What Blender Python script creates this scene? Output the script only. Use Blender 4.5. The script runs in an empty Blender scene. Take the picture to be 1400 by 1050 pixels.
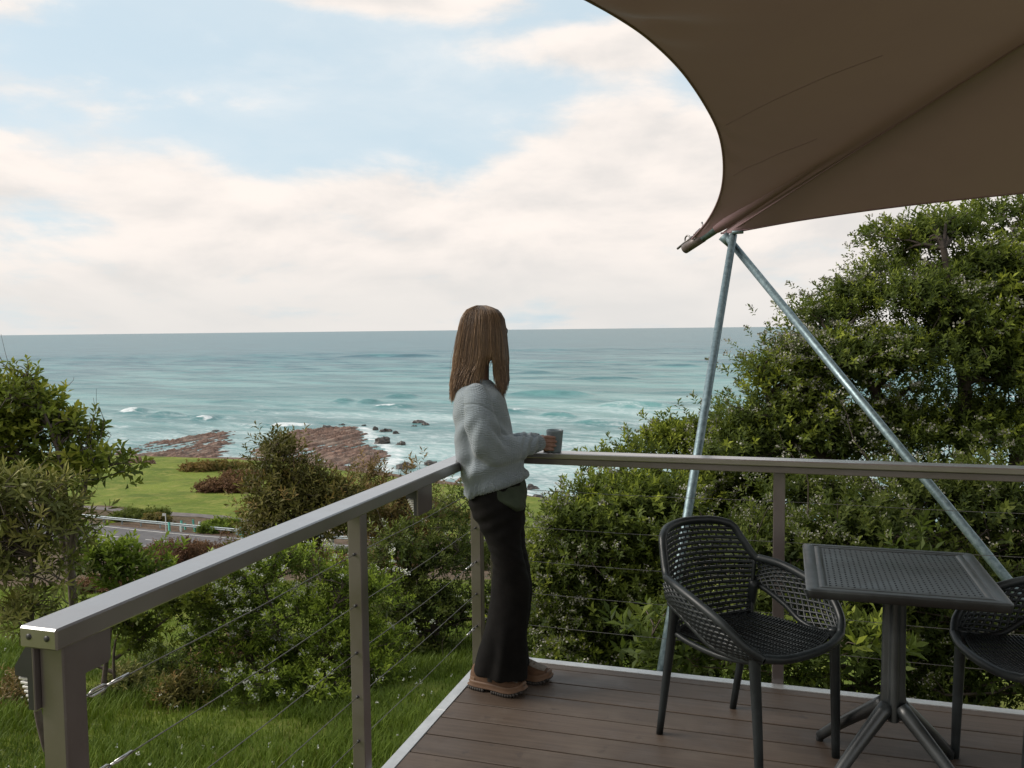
import bpy, bmesh, math, random
import numpy as np
from mathutils import Vector, Matrix

random.seed(7)
RNG = np.random.default_rng(7)
S = bpy.context.scene
COL = S.collection

# ------------------------------------------------------------------ camera
FPX = 1186.0                       # focal length in pixels of a 1400 px wide picture
C = np.array([1.380, -3.916, 1.579])
YAW, PITCH, ROLL = -0.305, -0.063, -0.011
_cy, _sy = math.cos(YAW), math.sin(YAW)
FW = np.array([_sy * math.cos(PITCH), _cy * math.cos(PITCH), math.sin(PITCH)])
_r = np.array([_cy, -_sy, 0.0])
_u = np.cross(_r, FW)
CR = _r * math.cos(ROLL) + _u * math.sin(ROLL)
CU = -_r * math.sin(ROLL) + _u * math.cos(ROLL)
F2 = np.array([_sy, _cy, 0.0])     # horizontal view direction
R2 = np.array([_cy, -_sy, 0.0])    # horizontal right

cam_d = bpy.data.cameras.new('camera')
cam = bpy.data.objects.new('camera', cam_d)
COL.objects.link(cam)
cam.matrix_world = Matrix(((CR[0], CU[0], -FW[0], C[0]), (CR[1], CU[1], -FW[1], C[1]), (CR[2], CU[2], -FW[2], C[2]), (0, 0, 0, 1)))
cam_d.sensor_width = 36.0
cam_d.lens = 36.0 * FPX / 1400.0
cam_d.clip_start = 0.05
cam_d.clip_end = 90000.0
S.camera = cam

S.view_settings.view_transform = 'Standard'
S.view_settings.look = 'None'
S.view_settings.exposure = 0.0
S.view_settings.gamma = 1.0
S.view_settings.use_curve_mapping = False
S.cycles.max_bounces = 6
S.cycles.diffuse_bounces = 3
S.cycles.transparent_max_bounces = 6
S.cycles.caustics_reflective = False
S.cycles.caustics_refractive = False

SUN_AZ = math.radians(-84)         # to the left of the view direction
SUN_EL = math.radians(36)
_sd = F2 * math.cos(SUN_AZ) + R2 * math.sin(SUN_AZ)
SUN_DIR = np.array([_sd[0] * math.cos(SUN_EL), _sd[1] * math.cos(SUN_EL), math.sin(SUN_EL)])


# ------------------------------------------------------------------ node helpers
class NT:
    def __init__(self, tree):
        self.t = tree
        self.n = tree.nodes
        self.l = tree.links

    def node(self, kind, **kw):
        n = self.n.new(kind)
        for k, v in kw.items():
            setattr(n, k, v)
        return n

    def put(self, sock, v):
        if isinstance(v, bpy.types.NodeSocket):
            self.l.new(v, sock)
        elif v is not None:
            sock.default_value = v

    def math(self, op, a, b=None, c=None, clamp=False):
        n = self.node('ShaderNodeMath', operation=op)
        n.use_clamp = clamp
        self.put(n.inputs[0], a)
        if b is not None: self.put(n.inputs[1], b)
        if c is not None: self.put(n.inputs[2], c)
        return n.outputs[0]

    def vmath(self, op, a, b=None):
        n = self.node('ShaderNodeVectorMath', operation=op)
        self.put(n.inputs[0], a)
        if b is not None: self.put(n.inputs[1], b)
        return n.outputs['Value'] if op in ('DOT_PRODUCT', 'LENGTH') else n.outputs[0]

    def smooth(self, x, lo, hi, a=0.0, b=1.0):
        n = self.node('ShaderNodeMapRange', interpolation_type='SMOOTHSTEP')
        self.put(n.inputs[0], x)
        for i, v in enumerate((lo, hi, a, b)): self.put(n.inputs[i + 1], v)
        return n.outputs[0]

    def mix(self, f, a, b, mode='MIX'):
        n = self.node('ShaderNodeMix', data_type='RGBA', blend_type=mode)
        self.put(n.inputs[0], f)
        self.put(n.inputs[6], a if isinstance(a, bpy.types.NodeSocket) else (*a[:3], 1))
        self.put(n.inputs[7], b if isinstance(b, bpy.types.NodeSocket) else (*b[:3], 1))
        return n.outputs[2]

    def noise(self, vec, scale, detail=4, rough=0.55, dist=0.0):
        n = self.node('ShaderNodeTexNoise')
        if vec is not None: self.put(n.inputs['Vector'], vec)
        n.inputs['Scale'].default_value = scale
        n.inputs['Detail'].default_value = detail
        n.inputs['Roughness'].default_value = rough
        n.inputs['Distortion'].default_value = dist
        return n.outputs[0]

    def mapping(self, vec, scale=(1, 1, 1), rot=(0, 0, 0), loc=(0, 0, 0)):
        n = self.node('ShaderNodeMapping')
        self.put(n.inputs[0], vec)
        n.inputs['Location'].default_value = loc
        n.inputs['Rotation'].default_value = rot
        n.inputs['Scale'].default_value = scale
        return n.outputs[0]

    def ramp(self, f, stops):
        n = self.node('ShaderNodeValToRGB')
        self.put(n.inputs[0], f)
        e = n.color_ramp.elements
        while len(e) < len(stops): e.new(0.5)
        for el, (p, c) in zip(e, stops):
            el.position = p
            el.color = (*c, 1)
        return n.outputs[0]

    def bump(self, h, strength=0.3, dist=0.01, normal=None):
        n = self.node('ShaderNodeBump')
        self.put(n.inputs['Height'], h)
        n.inputs['Strength'].default_value = strength
        n.inputs['Distance'].default_value = dist
        if normal is not None: self.put(n.inputs['Normal'], normal)
        return n.outputs[0]

    def coord(self, which='Object'):
        return self.node('ShaderNodeTexCoord').outputs[which]

    def attr(self, name):
        n = self.node('ShaderNodeAttribute', attribute_name=name)
        return n.outputs['Fac']


# ------------------------------------------------------------------ sky and sun
world = bpy.data.worlds.new('World')
S.world = world
world.use_nodes = True
N = NT(world.node_tree)
N.n.clear()
sky = N.node('ShaderNodeTexSky', sky_type='NISHITA')
sky.sun_disc = False
sky.sun_elevation = SUN_EL
sky.sun_rotation = math.atan2(SUN_DIR[0], SUN_DIR[1])
sky.air_density = 1.0
sky.dust_density = 1.6
d = N.coord('Generated')
sep = N.node('ShaderNodeSeparateXYZ'); N.l.new(d, sep.inputs[0])
dz = sep.outputs[2]
df = N.vmath('DOT_PRODUCT', d, tuple(F2))
dr = N.vmath('DOT_PRODUCT', d, tuple(R2))
az = N.math('ARCTAN2', dr, df)
el = N.math('ARCSINE', dz)
ue = N.math('MAXIMUM', el, 0.0)
# cloud layer seen from below: directions are projected on a curved layer
den = N.math('ADD', N.math('MAXIMUM', dz, 0.0), 0.16)
cx = N.math('DIVIDE', dr, den); cyy = N.math('DIVIDE', df, den)
cmb = N.node('ShaderNodeCombineXYZ'); N.l.new(cx, cmb.inputs[0]); N.l.new(cyy, cmb.inputs[1])
P1 = N.mapping(cmb.outputs[0], loc=(3.1, 1.7, 0.4))
n1 = N.noise(P1, 1.15, 8, 0.56, 0.3)
n1u = N.noise(N.mapping(cmb.outputs[0], loc=(3.1, 1.93, 0.4)), 1.15, 5, 0.5, 0.3)
# billows in (azimuth, elevation) for the cloud bank over the sea
c2 = N.node('ShaderNodeCombineXYZ'); N.l.new(az, c2.inputs[0]); N.l.new(N.math('MULTIPLY', el, 2.5), c2.inputs[1])
n2 = N.noise(N.mapping(c2.outputs[0], loc=(5.2, 0.3, 2.0)), 5.2, 9, 0.56, 0.25)
n2u = N.noise(N.mapping(c2.outputs[0], loc=(5.2, 0.36, 2.0)), 5.2, 6, 0.5, 0.25)

def lump(a0, e0, wa, we, amp):
    x = N.math('DIVIDE', N.math('SUBTRACT', az, a0), wa)
    y = N.math('DIVIDE', N.math('SUBTRACT', el, e0), we)
    r = N.math('ADD', N.math('MULTIPLY', x, x), N.math('MULTIPLY', y, y))
    return N.math('MULTIPLY', N.math('EXPONENT', N.math('MULTIPLY', r, -1.0)), amp)

bank = N.smooth(el, 0.140, 0.240, 0.27, -0.10)
bias = bank
for L in ((-0.55, 0.245, 0.30, 0.035, 0.22), (-0.62, 0.31, 0.16, 0.028, 0.36), (-0.52, 0.372, 0.26, 0.035, 0.40), (-0.14, 0.356, 0.20, 0.026, 0.38), (-0.36, 0.30, 0.10, 0.02, 0.12),
          (0.10, 0.305, 0.15, 0.030, 0.36), (0.16, 0.222, 0.17, 0.045, 0.30), (0.30, 0.34, 0.12, 0.05, 0.2), (-0.22, 0.262, 0.05, 0.006, 0.16),
          (-0.15, 0.255, 0.19, 0.07, -0.14), (-0.33, 0.335, 0.22, 0.04, -0.12)):
    bias = N.math('ADD', bias, lump(*L))
bias = N.math('ADD', bias, N.smooth(N.math('ABSOLUTE', az), 0.75, 1.3, 0.0, 0.22))
dens = N.math('ADD', N.math('ADD', N.math('MULTIPLY', n1, 0.55), N.math('MULTIPLY', n2, 0.75)), bias)
cover = N.smooth(dens, 0.64, 0.86)
veil = N.math('ADD', N.smooth(n1, 0.30, 0.75, 0.15, 0.5), N.smooth(n2, 0.45, 0.75, 0.0, 0.45))
shade = N.math('ADD', N.math('MULTIPLY', N.math('SUBTRACT', n2, n2u), 2.1), N.math('MULTIPLY', N.math('SUBTRACT', n1, n1u), 0.6))
thick = N.smooth(dens, 0.78, 1.30)
lit = N.smooth(N.math('SUBTRACT', shade, N.math('MULTIPLY', thick, 0.30)), -0.55, 0.30)
ccol = N.mix(lit, (7.9, 7.6, 7.35), (10.3, 9.45, 8.8))
lowgrey = N.smooth(el, 0.015, 0.11, 1.0, 0.0)
ccol = N.mix(N.math('MULTIPLY', lowgrey, 0.75), ccol, (7.9, 7.75, 7.5))
blue = N.mix(0.72, sky.outputs[0], (7.0, 8.8, 9.8))
blue = N.mix(veil, blue, (8.6, 9.0, 9.2))
col = N.mix(cover, blue, ccol)
bg = N.node('ShaderNodeBackground'); N.l.new(col, bg.inputs[0]); bg.inputs[1].default_value = 0.1
wo = N.node('ShaderNodeOutputWorld'); N.l.new(bg.outputs[0], wo.inputs[0])

sun_d = bpy.data.lights.new('sun', 'SUN')
sun_d.energy = 3.6
sun_d.angle = math.radians(32)
sun_d.color = (1.0, 0.93, 0.84)
sun = bpy.data.objects.new('sun', sun_d)
COL.objects.link(sun)
sun.location = (0, 0, 20)
sun.rotation_euler = Vector(SUN_DIR).to_track_quat('Z', 'Y').to_euler()


# ------------------------------------------------------------------ geometry helpers
def ray(px, py):
    return FW + CR * ((px - 700.0) / FPX) - CU * ((py - 525.0) / FPX)

def at(px, py, depth):
    return C + ray(px, py) * depth

def WS(s, l, z=0.0):
    """point s metres ahead of the deck corner view line and l metres to its right"""
    p = C + F2 * s + R2 * l
    return np.array([p[0], p[1], z])

def lat(px, s):
    """lateral offset of picture column px at distance s"""
    dd = ray(px, 560)
    return (dd @ R2) / (dd @ F2) * s

def link(o, parent=None):
    COL.objects.link(o)
    if parent is not None: o.parent = parent
    return o

def obj(name, me, m=None, parent=None):
    if isinstance(me, bmesh.types.BMesh):
        b = me
        me = bpy.data.meshes.new(name)
        b.to_mesh(me); b.free()
    if m is not None:
        me.materials.clear(); me.materials.append(m)
    return link(bpy.data.objects.new(name, me), parent)

def np_mesh(name, verts, faces, smooth=False, attrs=None):
    """verts (N,3), faces (M,k) with one k"""
    verts = np.ascontiguousarray(verts, dtype=np.float32)
    faces = np.ascontiguousarray(faces, dtype=np.int32)
    me = bpy.data.meshes.new(name)
    k = faces.shape[1]
    me.vertices.add(len(verts)); me.vertices.foreach_set('co', verts.ravel())
    me.loops.add(faces.size); me.loops.foreach_set('vertex_index', faces.ravel())
    me.polygons.add(len(faces))
    me.polygons.foreach_set('loop_start', np.arange(0, faces.size, k, dtype=np.int32))
    me.polygons.foreach_set('loop_total', np.full(len(faces), k, dtype=np.int32))
    if smooth: me.polygons.foreach_set('use_smooth', np.ones(len(faces), dtype=bool))
    for nm, val in (attrs or {}).items():
        a = me.attributes.new(nm, 'FLOAT', 'POINT')
        a.data.foreach_set('value', np.ascontiguousarray(val, dtype=np.float32))
    me.update(calc_edges=True)
    return me

def thing(name, label, cat, loc=(0, 0, 0), rotz=0.0, group=None):
    o = bpy.data.objects.new(name, None)
    COL.objects.link(o)
    o.empty_display_size = 0.1
    o.location = loc
    o.rotation_euler = (0, 0, rotz)
    return tag(o, label, cat, group)

def tag(o, label, cat, group=None):
    o['label'] = label; o['category'] = cat
    if group: o['group'] = group
    return o

def struct(name, me, m):
    o = obj(name, me, m); o['kind'] = 'structure'
    return o

def unparent_fix(o, root):
    """keep world placement of a part modelled in world space under a placed root"""
    o.parent = root
    o.matrix_parent_inverse = Matrix.LocRotScale(root.location, root.rotation_euler, None).inverted()

def box_bm(x0, x1, y0, y1, z0, z1, bev=0.0, bm=None, mat=None):
    own = bm is None
    b = bmesh.new()
    vs = [b.verts.new((x, y, z)) for z in (z0, z1) for y in (y0, y1) for x in (x0, x1)]
    for f in ((0, 2, 3, 1), (4, 5, 7, 6), (0, 1, 5, 4), (2, 6, 7, 3), (0, 4, 6, 2), (1, 3, 7, 5)):
        b.faces.new([vs[i] for i in f])
    if bev > 0:
        bmesh.ops.bevel(b, geom=b.edges[:], offset=bev, segments=1, affect='EDGES')
    if mat is not None: bmesh.ops.transform(b, matrix=mat, verts=b.verts)
    if own: return b
    tmp = bpy.data.meshes.new('tmp'); b.to_mesh(tmp); b.free()
    bm.from_mesh(tmp); bpy.data.meshes.remove(tmp)
    return bm

def tube_arrays(pts, rad, n=8, caps=True):
    pts = np.asarray(pts, float)
    m = len(pts)
    rad = np.broadcast_to(np.asarray(rad, float), (m,)) if np.ndim(rad) < 2 else np.asarray(rad)
    tan = np.gradient(pts, axis=0)
    tan /= np.linalg.norm(tan, axis=1)[:, None] + 1e-12
    up = np.array([0, 0, 1.0]) if abs(tan[0][2]) < 0.9 else np.array([1.0, 0, 0])
    V = []
    nrm = np.cross(tan[0], up); nrm /= np.linalg.norm(nrm)
    th = np.linspace(0, 2 * np.pi, n, endpoint=False)
    for i in range(m):
        nrm = nrm - tan[i] * (nrm @ tan[i]); nrm /= np.linalg.norm(nrm) + 1e-12
        bi = np.cross(tan[i], nrm)
        V.append(pts[i] + (np.cos(th)[:, None] * nrm + np.sin(th)[:, None] * bi) * rad[i])
    V = np.concatenate(V)
    F = []
    j = np.arange(n); j2 = (j + 1) % n
    for i in range(m - 1):
        F.append(np.stack([i * n + j, i * n + j2, (i + 1) * n + j2, (i + 1) * n + j], 1))
    F = np.concatenate(F)
    return V, F

class MB:
    """collects quads (tubes, boxes, grids) into one mesh"""
    def __init__(self):
        self.v = []; self.f = []; self.o = 0; self.a = []
    def add(self, V, F, tone=0.0):
        V = np.asarray(V, float); F = np.asarray(F, int)
        if F.shape[1] == 3: F = np.concatenate([F, F[:, 2:3]], 1)
        self.v.append(V); self.f.append(F + self.o); self.o += len(V)
        self.a.append(np.broadcast_to(np.asarray(tone, float), (len(V),)))
    def tube(self, pts, rad, n=8, caps=True, tone=0.0):
        V, F = tube_arrays(pts, rad, n)
        m = len(V)
        if caps:
            V = np.concatenate([V, [np.asarray(pts[0], float)], [np.asarray(pts[-1], float)]])
            j = np.arange(n); j2 = (j + 1) % n
            c0 = np.stack([np.full(n, m), j2, j, np.full(n, m)], 1)
            c1 = np.stack([np.full(n, m + 1), m - n + j, m - n + j2, np.full(n, m + 1)], 1)
            self.add(V, F, tone)
            # caps as triangles go through a bmesh later: use fan quads of two triangles
            o = self.o - len(V)
            if n % 2 == 0:
                q0 = [[m + o, (2 * k + 2) % n + o, 2 * k + 1 + o, 2 * k + o] for k in range(n // 2)]
                q1 = [[m + 1 + o, m - n + 2 * k + o, m - n + 2 * k + 1 + o, m - n + (2 * k + 2) % n + o] for k in range(n // 2)]
                self.f.append(np.array(q0 + q1))
        else:
            self.add(V, F, tone)
    def box(self, x0, x1, y0, y1, z0, z1, M=None):
        V = np.array([(x, y, z) for z in (z0, z1) for y in (y0, y1) for x in (x0, x1)], float)
        if M is not None: V = V @ np.array(M.to_3x3()).T + np.array(M.translation)
        self.add(V, np.array(((0, 2, 3, 1), (4, 5, 7, 6), (0, 1, 5, 4), (2, 6, 7, 3), (0, 4, 6, 2), (1, 3, 7, 5))))
    def mesh(self, name, smooth=False, tone=False):
        return np_mesh(name, np.concatenate(self.v), np.concatenate(self.f), smooth, {'tone': np.concatenate(self.a)} if tone else None)
    def build(self, name, m, parent=None, smooth=False, tone=False):
        return obj(name, self.mesh(name, smooth, tone), m, parent)

def catmull(P, n):
    P = np.asarray(P, float)
    Q = np.concatenate([[2 * P[0] - P[1]], P, [2 * P[-1] - P[-2]]])
    t = np.linspace(0, len(P) - 1, n); i = np.minimum(t.astype(int), len(P) - 2); u = (t - i)[:, None]
    a, b, c, e = Q[i], Q[i + 1], Q[i + 2], Q[i + 3]
    return 0.5 * (2 * b + (c - a) * u + (2 * a - 5 * b + 4 * c - e) * u ** 2 + (3 * b - a - 3 * c + e) * u ** 3)

def grid_faces(nr, nc, wrap=False):
    i = np.arange(nr - 1)[:, None]; j = np.arange(nc if wrap else nc - 1)[None, :]
    j2 = (j + 1) % nc
    return np.stack([i * nc + j, i * nc + j2, (i + 1) * nc + j2, (i + 1) * nc + j], -1).reshape(-1, 4)

_H = np.random.default_rng(3).random((257, 257))
def vnoise(x, y):
    x = np.asarray(x, float); y = np.asarray(y, float)
    xi = np.floor(x).astype(int); yi = np.floor(y).astype(int)
    fx = x - xi; fy = y - yi
    fx = fx * fx * (3 - 2 * fx); fy = fy * fy * (3 - 2 * fy)
    a = _H[xi % 256, yi % 256]; b = _H[(xi + 1) % 256, yi % 256]
    c = _H[xi % 256, (yi + 1) % 256]; e = _H[(xi + 1) % 256, (yi + 1) % 256]
    return (a * (1 - fx) + b * fx) * (1 - fy) + (c * (1 - fx) + e * fx) * fy - 0.5
def fbm(x, y, o=4):
    r = 0; am = 1.0
    for k in range(o):
        r = r + am * vnoise(x * 2 ** k + 17.3 * k, y * 2 ** k + 9.1 * k); am *= 0.5
    return r
def sstep(x, a, b):
    t = np.clip((np.asarray(x, float) - a) / (b - a), 0, 1)
    return t * t * (3 - 2 * t)


# ------------------------------------------------------------------ materials
def new_mat(name):
    m = bpy.data.materials.new(name)
    m.use_nodes = True
    n = NT(m.node_tree)
    b = m.node_tree.nodes['Principled BSDF']
    return m, n, b

def pmat(name, c1, c2=None, scale=6.0, rough=0.55, metal=0.0, bump=0.0, bscale=60.0, spec=0.5, coord='Object', stretch=(1, 1, 1), rand=0.0, rough2=None):
    m, n, b = new_mat(name)
    v = n.mapping(n.coord(coord), stretch)
    f = n.noise(v, scale, 6, 0.6)
    f = n.smooth(f, 0.3, 0.7)
    col = n.mix(f, c1, c2 or tuple(x * 0.8 for x in c1))
    if rand > 0:
        oi = n.node('ShaderNodeObjectInfo').outputs['Random']
        k = n.math('ADD', n.math('MULTIPLY', oi, rand), 1.0 - rand / 2)
        hv = n.node('ShaderNodeHueSaturation'); n.l.new(col, hv.inputs['Color']); n.l.new(k, hv.inputs['Value'])
        col = hv.outputs[0]
    n.put(b.inputs['Base Color'], col)
    if rough2 is None: b.inputs['Roughness'].default_value = rough
    else: n.put(b.inputs['Roughness'], n.smooth(n.noise(v, scale * 3, 5), 0.3, 0.7, rough, rough2))
    b.inputs['Metallic'].default_value = metal
    b.inputs['Specular IOR Level'].default_value = spec
    if bump > 0:
        n.put(b.inputs['Normal'], n.bump(n.noise(v, bscale, 5, 0.6), bump, 0.004))
    return m

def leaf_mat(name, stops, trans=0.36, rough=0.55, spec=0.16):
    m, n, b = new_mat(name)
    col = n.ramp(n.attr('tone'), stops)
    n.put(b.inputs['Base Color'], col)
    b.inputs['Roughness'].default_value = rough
    b.inputs['Specular IOR Level'].default_value = spec
    if trans > 0:
        t = n.node('ShaderNodeBsdfTranslucent')
        n.put(t.inputs[0], n.mix(0.35, col, (0.16, 0.22, 0.02)))
        mx = n.node('ShaderNodeMixShader'); mx.inputs[0].default_value = trans
        n.l.new(b.outputs[0], mx.inputs[1]); n.l.new(t.outputs[0], mx.inputs[2])
        n.l.new(mx.outputs[0], m.node_tree.nodes['Material Output'].inputs[0])
    return m


# ================================================================== THE SETTING
SEA_Z = 1.579 - 28.0
_HS = np.array([[-40, -2.0], [0, 3.5], (8, 4.0), (10.5, 4.45), (14, 5.1), (18, 6.0), (24, 7.4), (30, 8.9), (42, 11.6), (55, 14.6), (70, 18.4), (82, 21.3), (95, 25.0), (120, 34.0), (400, 120)])

def road_q(s, l):
    return (s - 99.0 + 0.446 * (l + 50.9)) * 0.913

def shore_s(l):
    return np.interp(l, [-200, -130, -78, -45, -24, -7, 6, 40, 100], [192, 188, 180, 172, 152, 138, 124, 106, 92])

def ground_h(s, l):
    """depth of the ground below the eye"""
    hs = np.interp(s, _HS[:, 0], _HS[:, 1])
    hs = hs - 0.05 * np.clip(l - 2, 0, 40) * sstep(s, 2, 20)          # the hillside climbs a little to the right
    q = road_q(s, l)
    fl = 21.35 + 0.056 * np.maximum(q, 0) + 0.5 * sstep(q, 2.0, 8.0)
    k = 1.2
    h = -k * np.log(np.exp(-hs / k) + np.exp(-fl / k))
    e = s - shore_s(l)
    h = h + (27.6 - h) * sstep(e, -1.5, 9) * (e > -1.5)
    h = np.where(e > 9, 27.6 + 0.05 * (e - 9), h)
    flat = sstep(np.abs(q + 5.0), 5.2, 8.5)
    n = 0.30 * fbm(s * 0.21 + 40, l * 0.21 + 11, 4) * sstep(s, 3, 8) * (0.25 + 0.75 * flat)
    lawn = sstep(q, 14, 22) * (e < 0)
    n = n * (1 - 0.7 * lawn) + 0.35 * fbm(s * 0.045 + 9, l * 0.045, 2) * lawn
    return h - n * (e < 4)

def gz(x, y):
    s = (x - C[0]) * F2[0] + (y - C[1]) * F2[1]; l = (x - C[0]) * R2[0] + (y - C[1]) * R2[1]
    return 1.579 - ground_h(s, l)

def gzs(s, l):
    return 1.579 - ground_h(np.asarray(s, float), np.asarray(l, float))

# ---- ground sheet
sv = np.concatenate([np.arange(-30, 4, 1.0), np.arange(4, 32, 0.32), np.arange(32, 72, 0.8), np.arange(72, 112, 0.55), np.arange(112, 222, 1.1)])
lv = np.concatenate([np.arange(-190, -70, 2.0), np.arange(-70, -14, 0.9), np.arange(-14, 12, 0.4), np.arange(12, 130, 2.5)])
SS, LL = np.meshgrid(sv, lv, indexing='ij')
ZZ = gzs(SS, LL)
XY = C[None, None, :2] + SS[..., None] * F2[None, None, :2] + LL[..., None] * R2[None, None, :2]
V = np.concatenate([XY, ZZ[..., None]], -1).reshape(-1, 3)
q = road_q(SS, LL); e = SS - shore_s(LL)
lawn = sstep(q, 9.5, 12.5) * (1 - sstep(e + 2.5 * fbm(SS * .1, LL * .1, 3), -3, 0))
hill = (1 - sstep(SS, 20, 30)) * 0.9 + 0.35 * sstep(SS, 16, 30) * (1 - sstep(q, -14, -8))
bank = sstep(q, -40, -12) * (1 - sstep(q, 7.5, 10))
grassy = np.clip(np.maximum(lawn, hill * (1 - bank)) + 0.0, 0, 1)
rocky = sstep(e, 0, 5)
gm, n, b = new_mat('ground')
oc = n.coord('Object')
ga = n.attr('grassy'); rk = n.attr('rocky')
nz = n.noise(oc, 0.09, 6, 0.6); nf = n.noise(oc, 1.7, 5, 0.65); nff = n.noise(oc, 14.0, 4, 0.7)
g1 = n.mix(n.smooth(nz, 0.35, 0.68), (0.085, 0.125, 0.016), (0.155, 0.195, 0.026))
g1 = n.mix(n.math('MULTIPLY', n.smooth(nf, 0.42, 0.70), 0.75), g1, (0.20, 0.21, 0.045))
g1 = n.mix(n.math('MULTIPLY', n.smooth(nff, 0.55, 0.8), 0.35), g1, (0.05, 0.075, 0.01))
g1 = n.mix(n.math('MULTIPLY', n.smooth(n.noise(oc, 5.0, 3, 0.6), 0.62, 0.70), n.smooth(nz, 0.45, 0.6)), g1, (0.34, 0.35, 0.20))
dirt = n.mix(n.smooth(nf, 0.3, 0.7), (0.075, 0.05, 0.034), (0.15, 0.105, 0.075))
dirt = n.mix(n.math('MULTIPLY', n.smooth(nz, 0.4, 0.65), 0.5), dirt, (0.07, 0.065, 0.022))
rc = n.mix(n.smooth(nf, 0.35, 0.65), (0.10, 0.062, 0.045), (0.19, 0.13, 0.10))
nm_ = n.noise(oc, 0.40, 5, 0.62); nl_ = n.noise(n.mapping(oc, loc=(40, 7, 0)), 0.13, 4, 0.6)
g1 = n.mix(n.math('MULTIPLY', n.smooth(nm_, 0.50, 0.68), 0.75), g1, (0.235, 0.225, 0.055))
g1 = n.mix(n.math('MULTIPLY', n.smooth(nl_, 0.50, 0.66), 0.6), g1, (0.065, 0.098, 0.014))
gsel = n.smooth(n.math('ADD', ga, n.math('MULTIPLY', n.math('SUBTRACT', nf, 0.5), 0.5)), 0.38, 0.62)
col = n.mix(gsel, dirt, g1)
col = n.mix(n.smooth(n.math('ADD', rk, n.math('MULTIPLY', n.math('SUBTRACT', nf, 0.5), 0.7)), 0.35, 0.65), col, rc)
n.put(b.inputs['Base Color'], col)
b.inputs['Roughness'].default_value = 0.95
b.inputs['Specular IOR Level'].default_value = 0.15
n.put(b.inputs['Normal'], n.bump(n.math('ADD', nf, n.math('MULTIPLY', nff, 0.4)), 0.7, 0.12))
struct('ground', np_mesh('ground', V, grid_faces(len(sv), len(lv)), True, {'grassy': grassy.ravel(), 'rocky': rocky.ravel()}), gm)

# ---- road with its painted lines, and the footpath on the seaward side
def strip(name, ls, q0, q1, lift, m, nq=5, wob=0.0):
    ls = np.asarray(ls, float); qs = np.linspace(0, 1, nq)
    rows = []
    for l in ls:
        wv = wob * math.sin(l * 0.16 + 1.0)
        for t in qs:
            qq = q0 + (q1 - q0) * t + wv
            s = 99.0 - 0.446 * (l + 50.9) + qq / 0.913
            w = WS(s, l); rows.append((w[0], w[1], float(gzs(s, l)) + lift))
    return np_mesh(name, np.array(rows), grid_faces(len(ls), nq), True)
asph = pmat('asphalt', (0.075, 0.070, 0.072), (0.115, 0.105, 0.105), 0.9, 0.85, bump=0.25, bscale=12)
paint = pmat('road_paint', (0.66, 0.64, 0.60), (0.45, 0.43, 0.40), 1.5, 0.7)
LR = np.arange(-150, 60, 1.2)
struct('road', strip('road', LR, -9.4, -0.9, 0.05, asph, 9), asph)
edge = obj('edge_line', strip('edge_line', LR, -1.75, -1.60, 0.065, paint, 2), paint, bpy.data.objects['road'])
edge2 = obj('edge_line', strip('edge_line', LR, -8.75, -8.60, 0.065, paint, 2), paint, bpy.data.objects['road'])
for k in range(30):
    l0 = -140 + k * 6.4
    obj('lane_dash', strip('lane_dash', np.arange(l0, l0 + 3.01, 1.0), -5.25, -5.12, 0.065, paint, 2), paint, bpy.data.objects['road'])
pathm = pmat('path', (0.10, 0.085, 0.08), (0.15, 0.125, 0.115), 1.2, 0.9)
struct('footpath', strip('footpath', np.arange(-110, 30, 1.2), 8.6, 10.6, 0.05, pathm, 4, 0.9), pathm)

# ---- rock shelf: tilted strata whose hollows lie under the tide
slabs = [
    [(120, 622), (165, 613), (205, 603), (262, 595), (300, 591), (326, 589), (337, 596), (330, 606), (318, 618), (296, 633), (250, 634), (190, 633), (140, 634)],
    [(322, 634), (342, 615), (362, 603), (372, 597), (400, 589), (440, 585), (470, 583), (495, 584), (505, 592), (512, 603), (536, 614), (541, 628), (530, 642), (500, 652), (440, 655), (380, 645), (330, 640)],
    [(586, 672), (600, 655), (640, 648), (668, 650), (700, 672), (738, 676), (740, 700), (690, 705), (620, 700)],
]
def px_to_sl(px, py, z=SEA_Z):
    dd = ray(px, py); t = (z - C[2]) / dd[2]; p = C + dd * t - C
    return float(p @ F2), float(p @ R2)
def poly_sd(s, l, poly):
    P = np.array(poly); inside = np.zeros(s.shape, bool); dist = np.full(s.shape, 1e9)
    for k in range(len(P)):
        a = P[k]; c = P[(k + 1) % len(P)]
        dx = c - a; t = np.clip(((s - a[0]) * dx[0] + (l - a[1]) * dx[1]) / (dx @ dx + 1e-9), 0, 1)
        dist = np.minimum(dist, np.hypot(s - a[0] - t * dx[0], l - a[1] - t * dx[1]))
        cond = ((a[1] > l) != (c[1] > l)) & (s < (c[0] - a[0]) * (l - a[1]) / (c[1] - a[1] + 1e-9) + a[0])
        inside ^= cond
    return np.where(inside, dist, -dist)
SLABS = [[px_to_sl(*p) for p in sl] for sl in slabs]
sv2 = np.arange(118, 262, 0.42); lv2 = np.arange(-112, 16, 0.42)
S2, L2 = np.meshgrid(sv2, lv2, indexing='ij')
jit = 2.6 * fbm(S2 * 0.16, L2 * 0.16, 4)
sd = np.max([poly_sd(S2 + 0.6 * jit, L2 + 0.6 * jit, sl) for sl in SLABS], axis=0) + 1.5 * fbm(S2 * 0.5 + 7, L2 * 0.5, 3)
ac = (L2 * 0.944 - S2 * 0.33)                       # across the strata
al = (L2 * 0.33 + S2 * 0.944)
ac2 = ac + 1.2 * fbm(al * 0.05, ac * 0.1 + 3, 3) + 0.5 * fbm(al * .3, ac * .3, 2)
saw = lambda x: (x - np.floor(x))
ridge = 0.55 * (saw(ac2 / 3.1) ** 1.4) + 0.28 * saw(ac2 / 1.13 + 0.3) + 0.9 * fbm(ac2 * 0.16, al * 0.035 + 5, 3)
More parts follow.
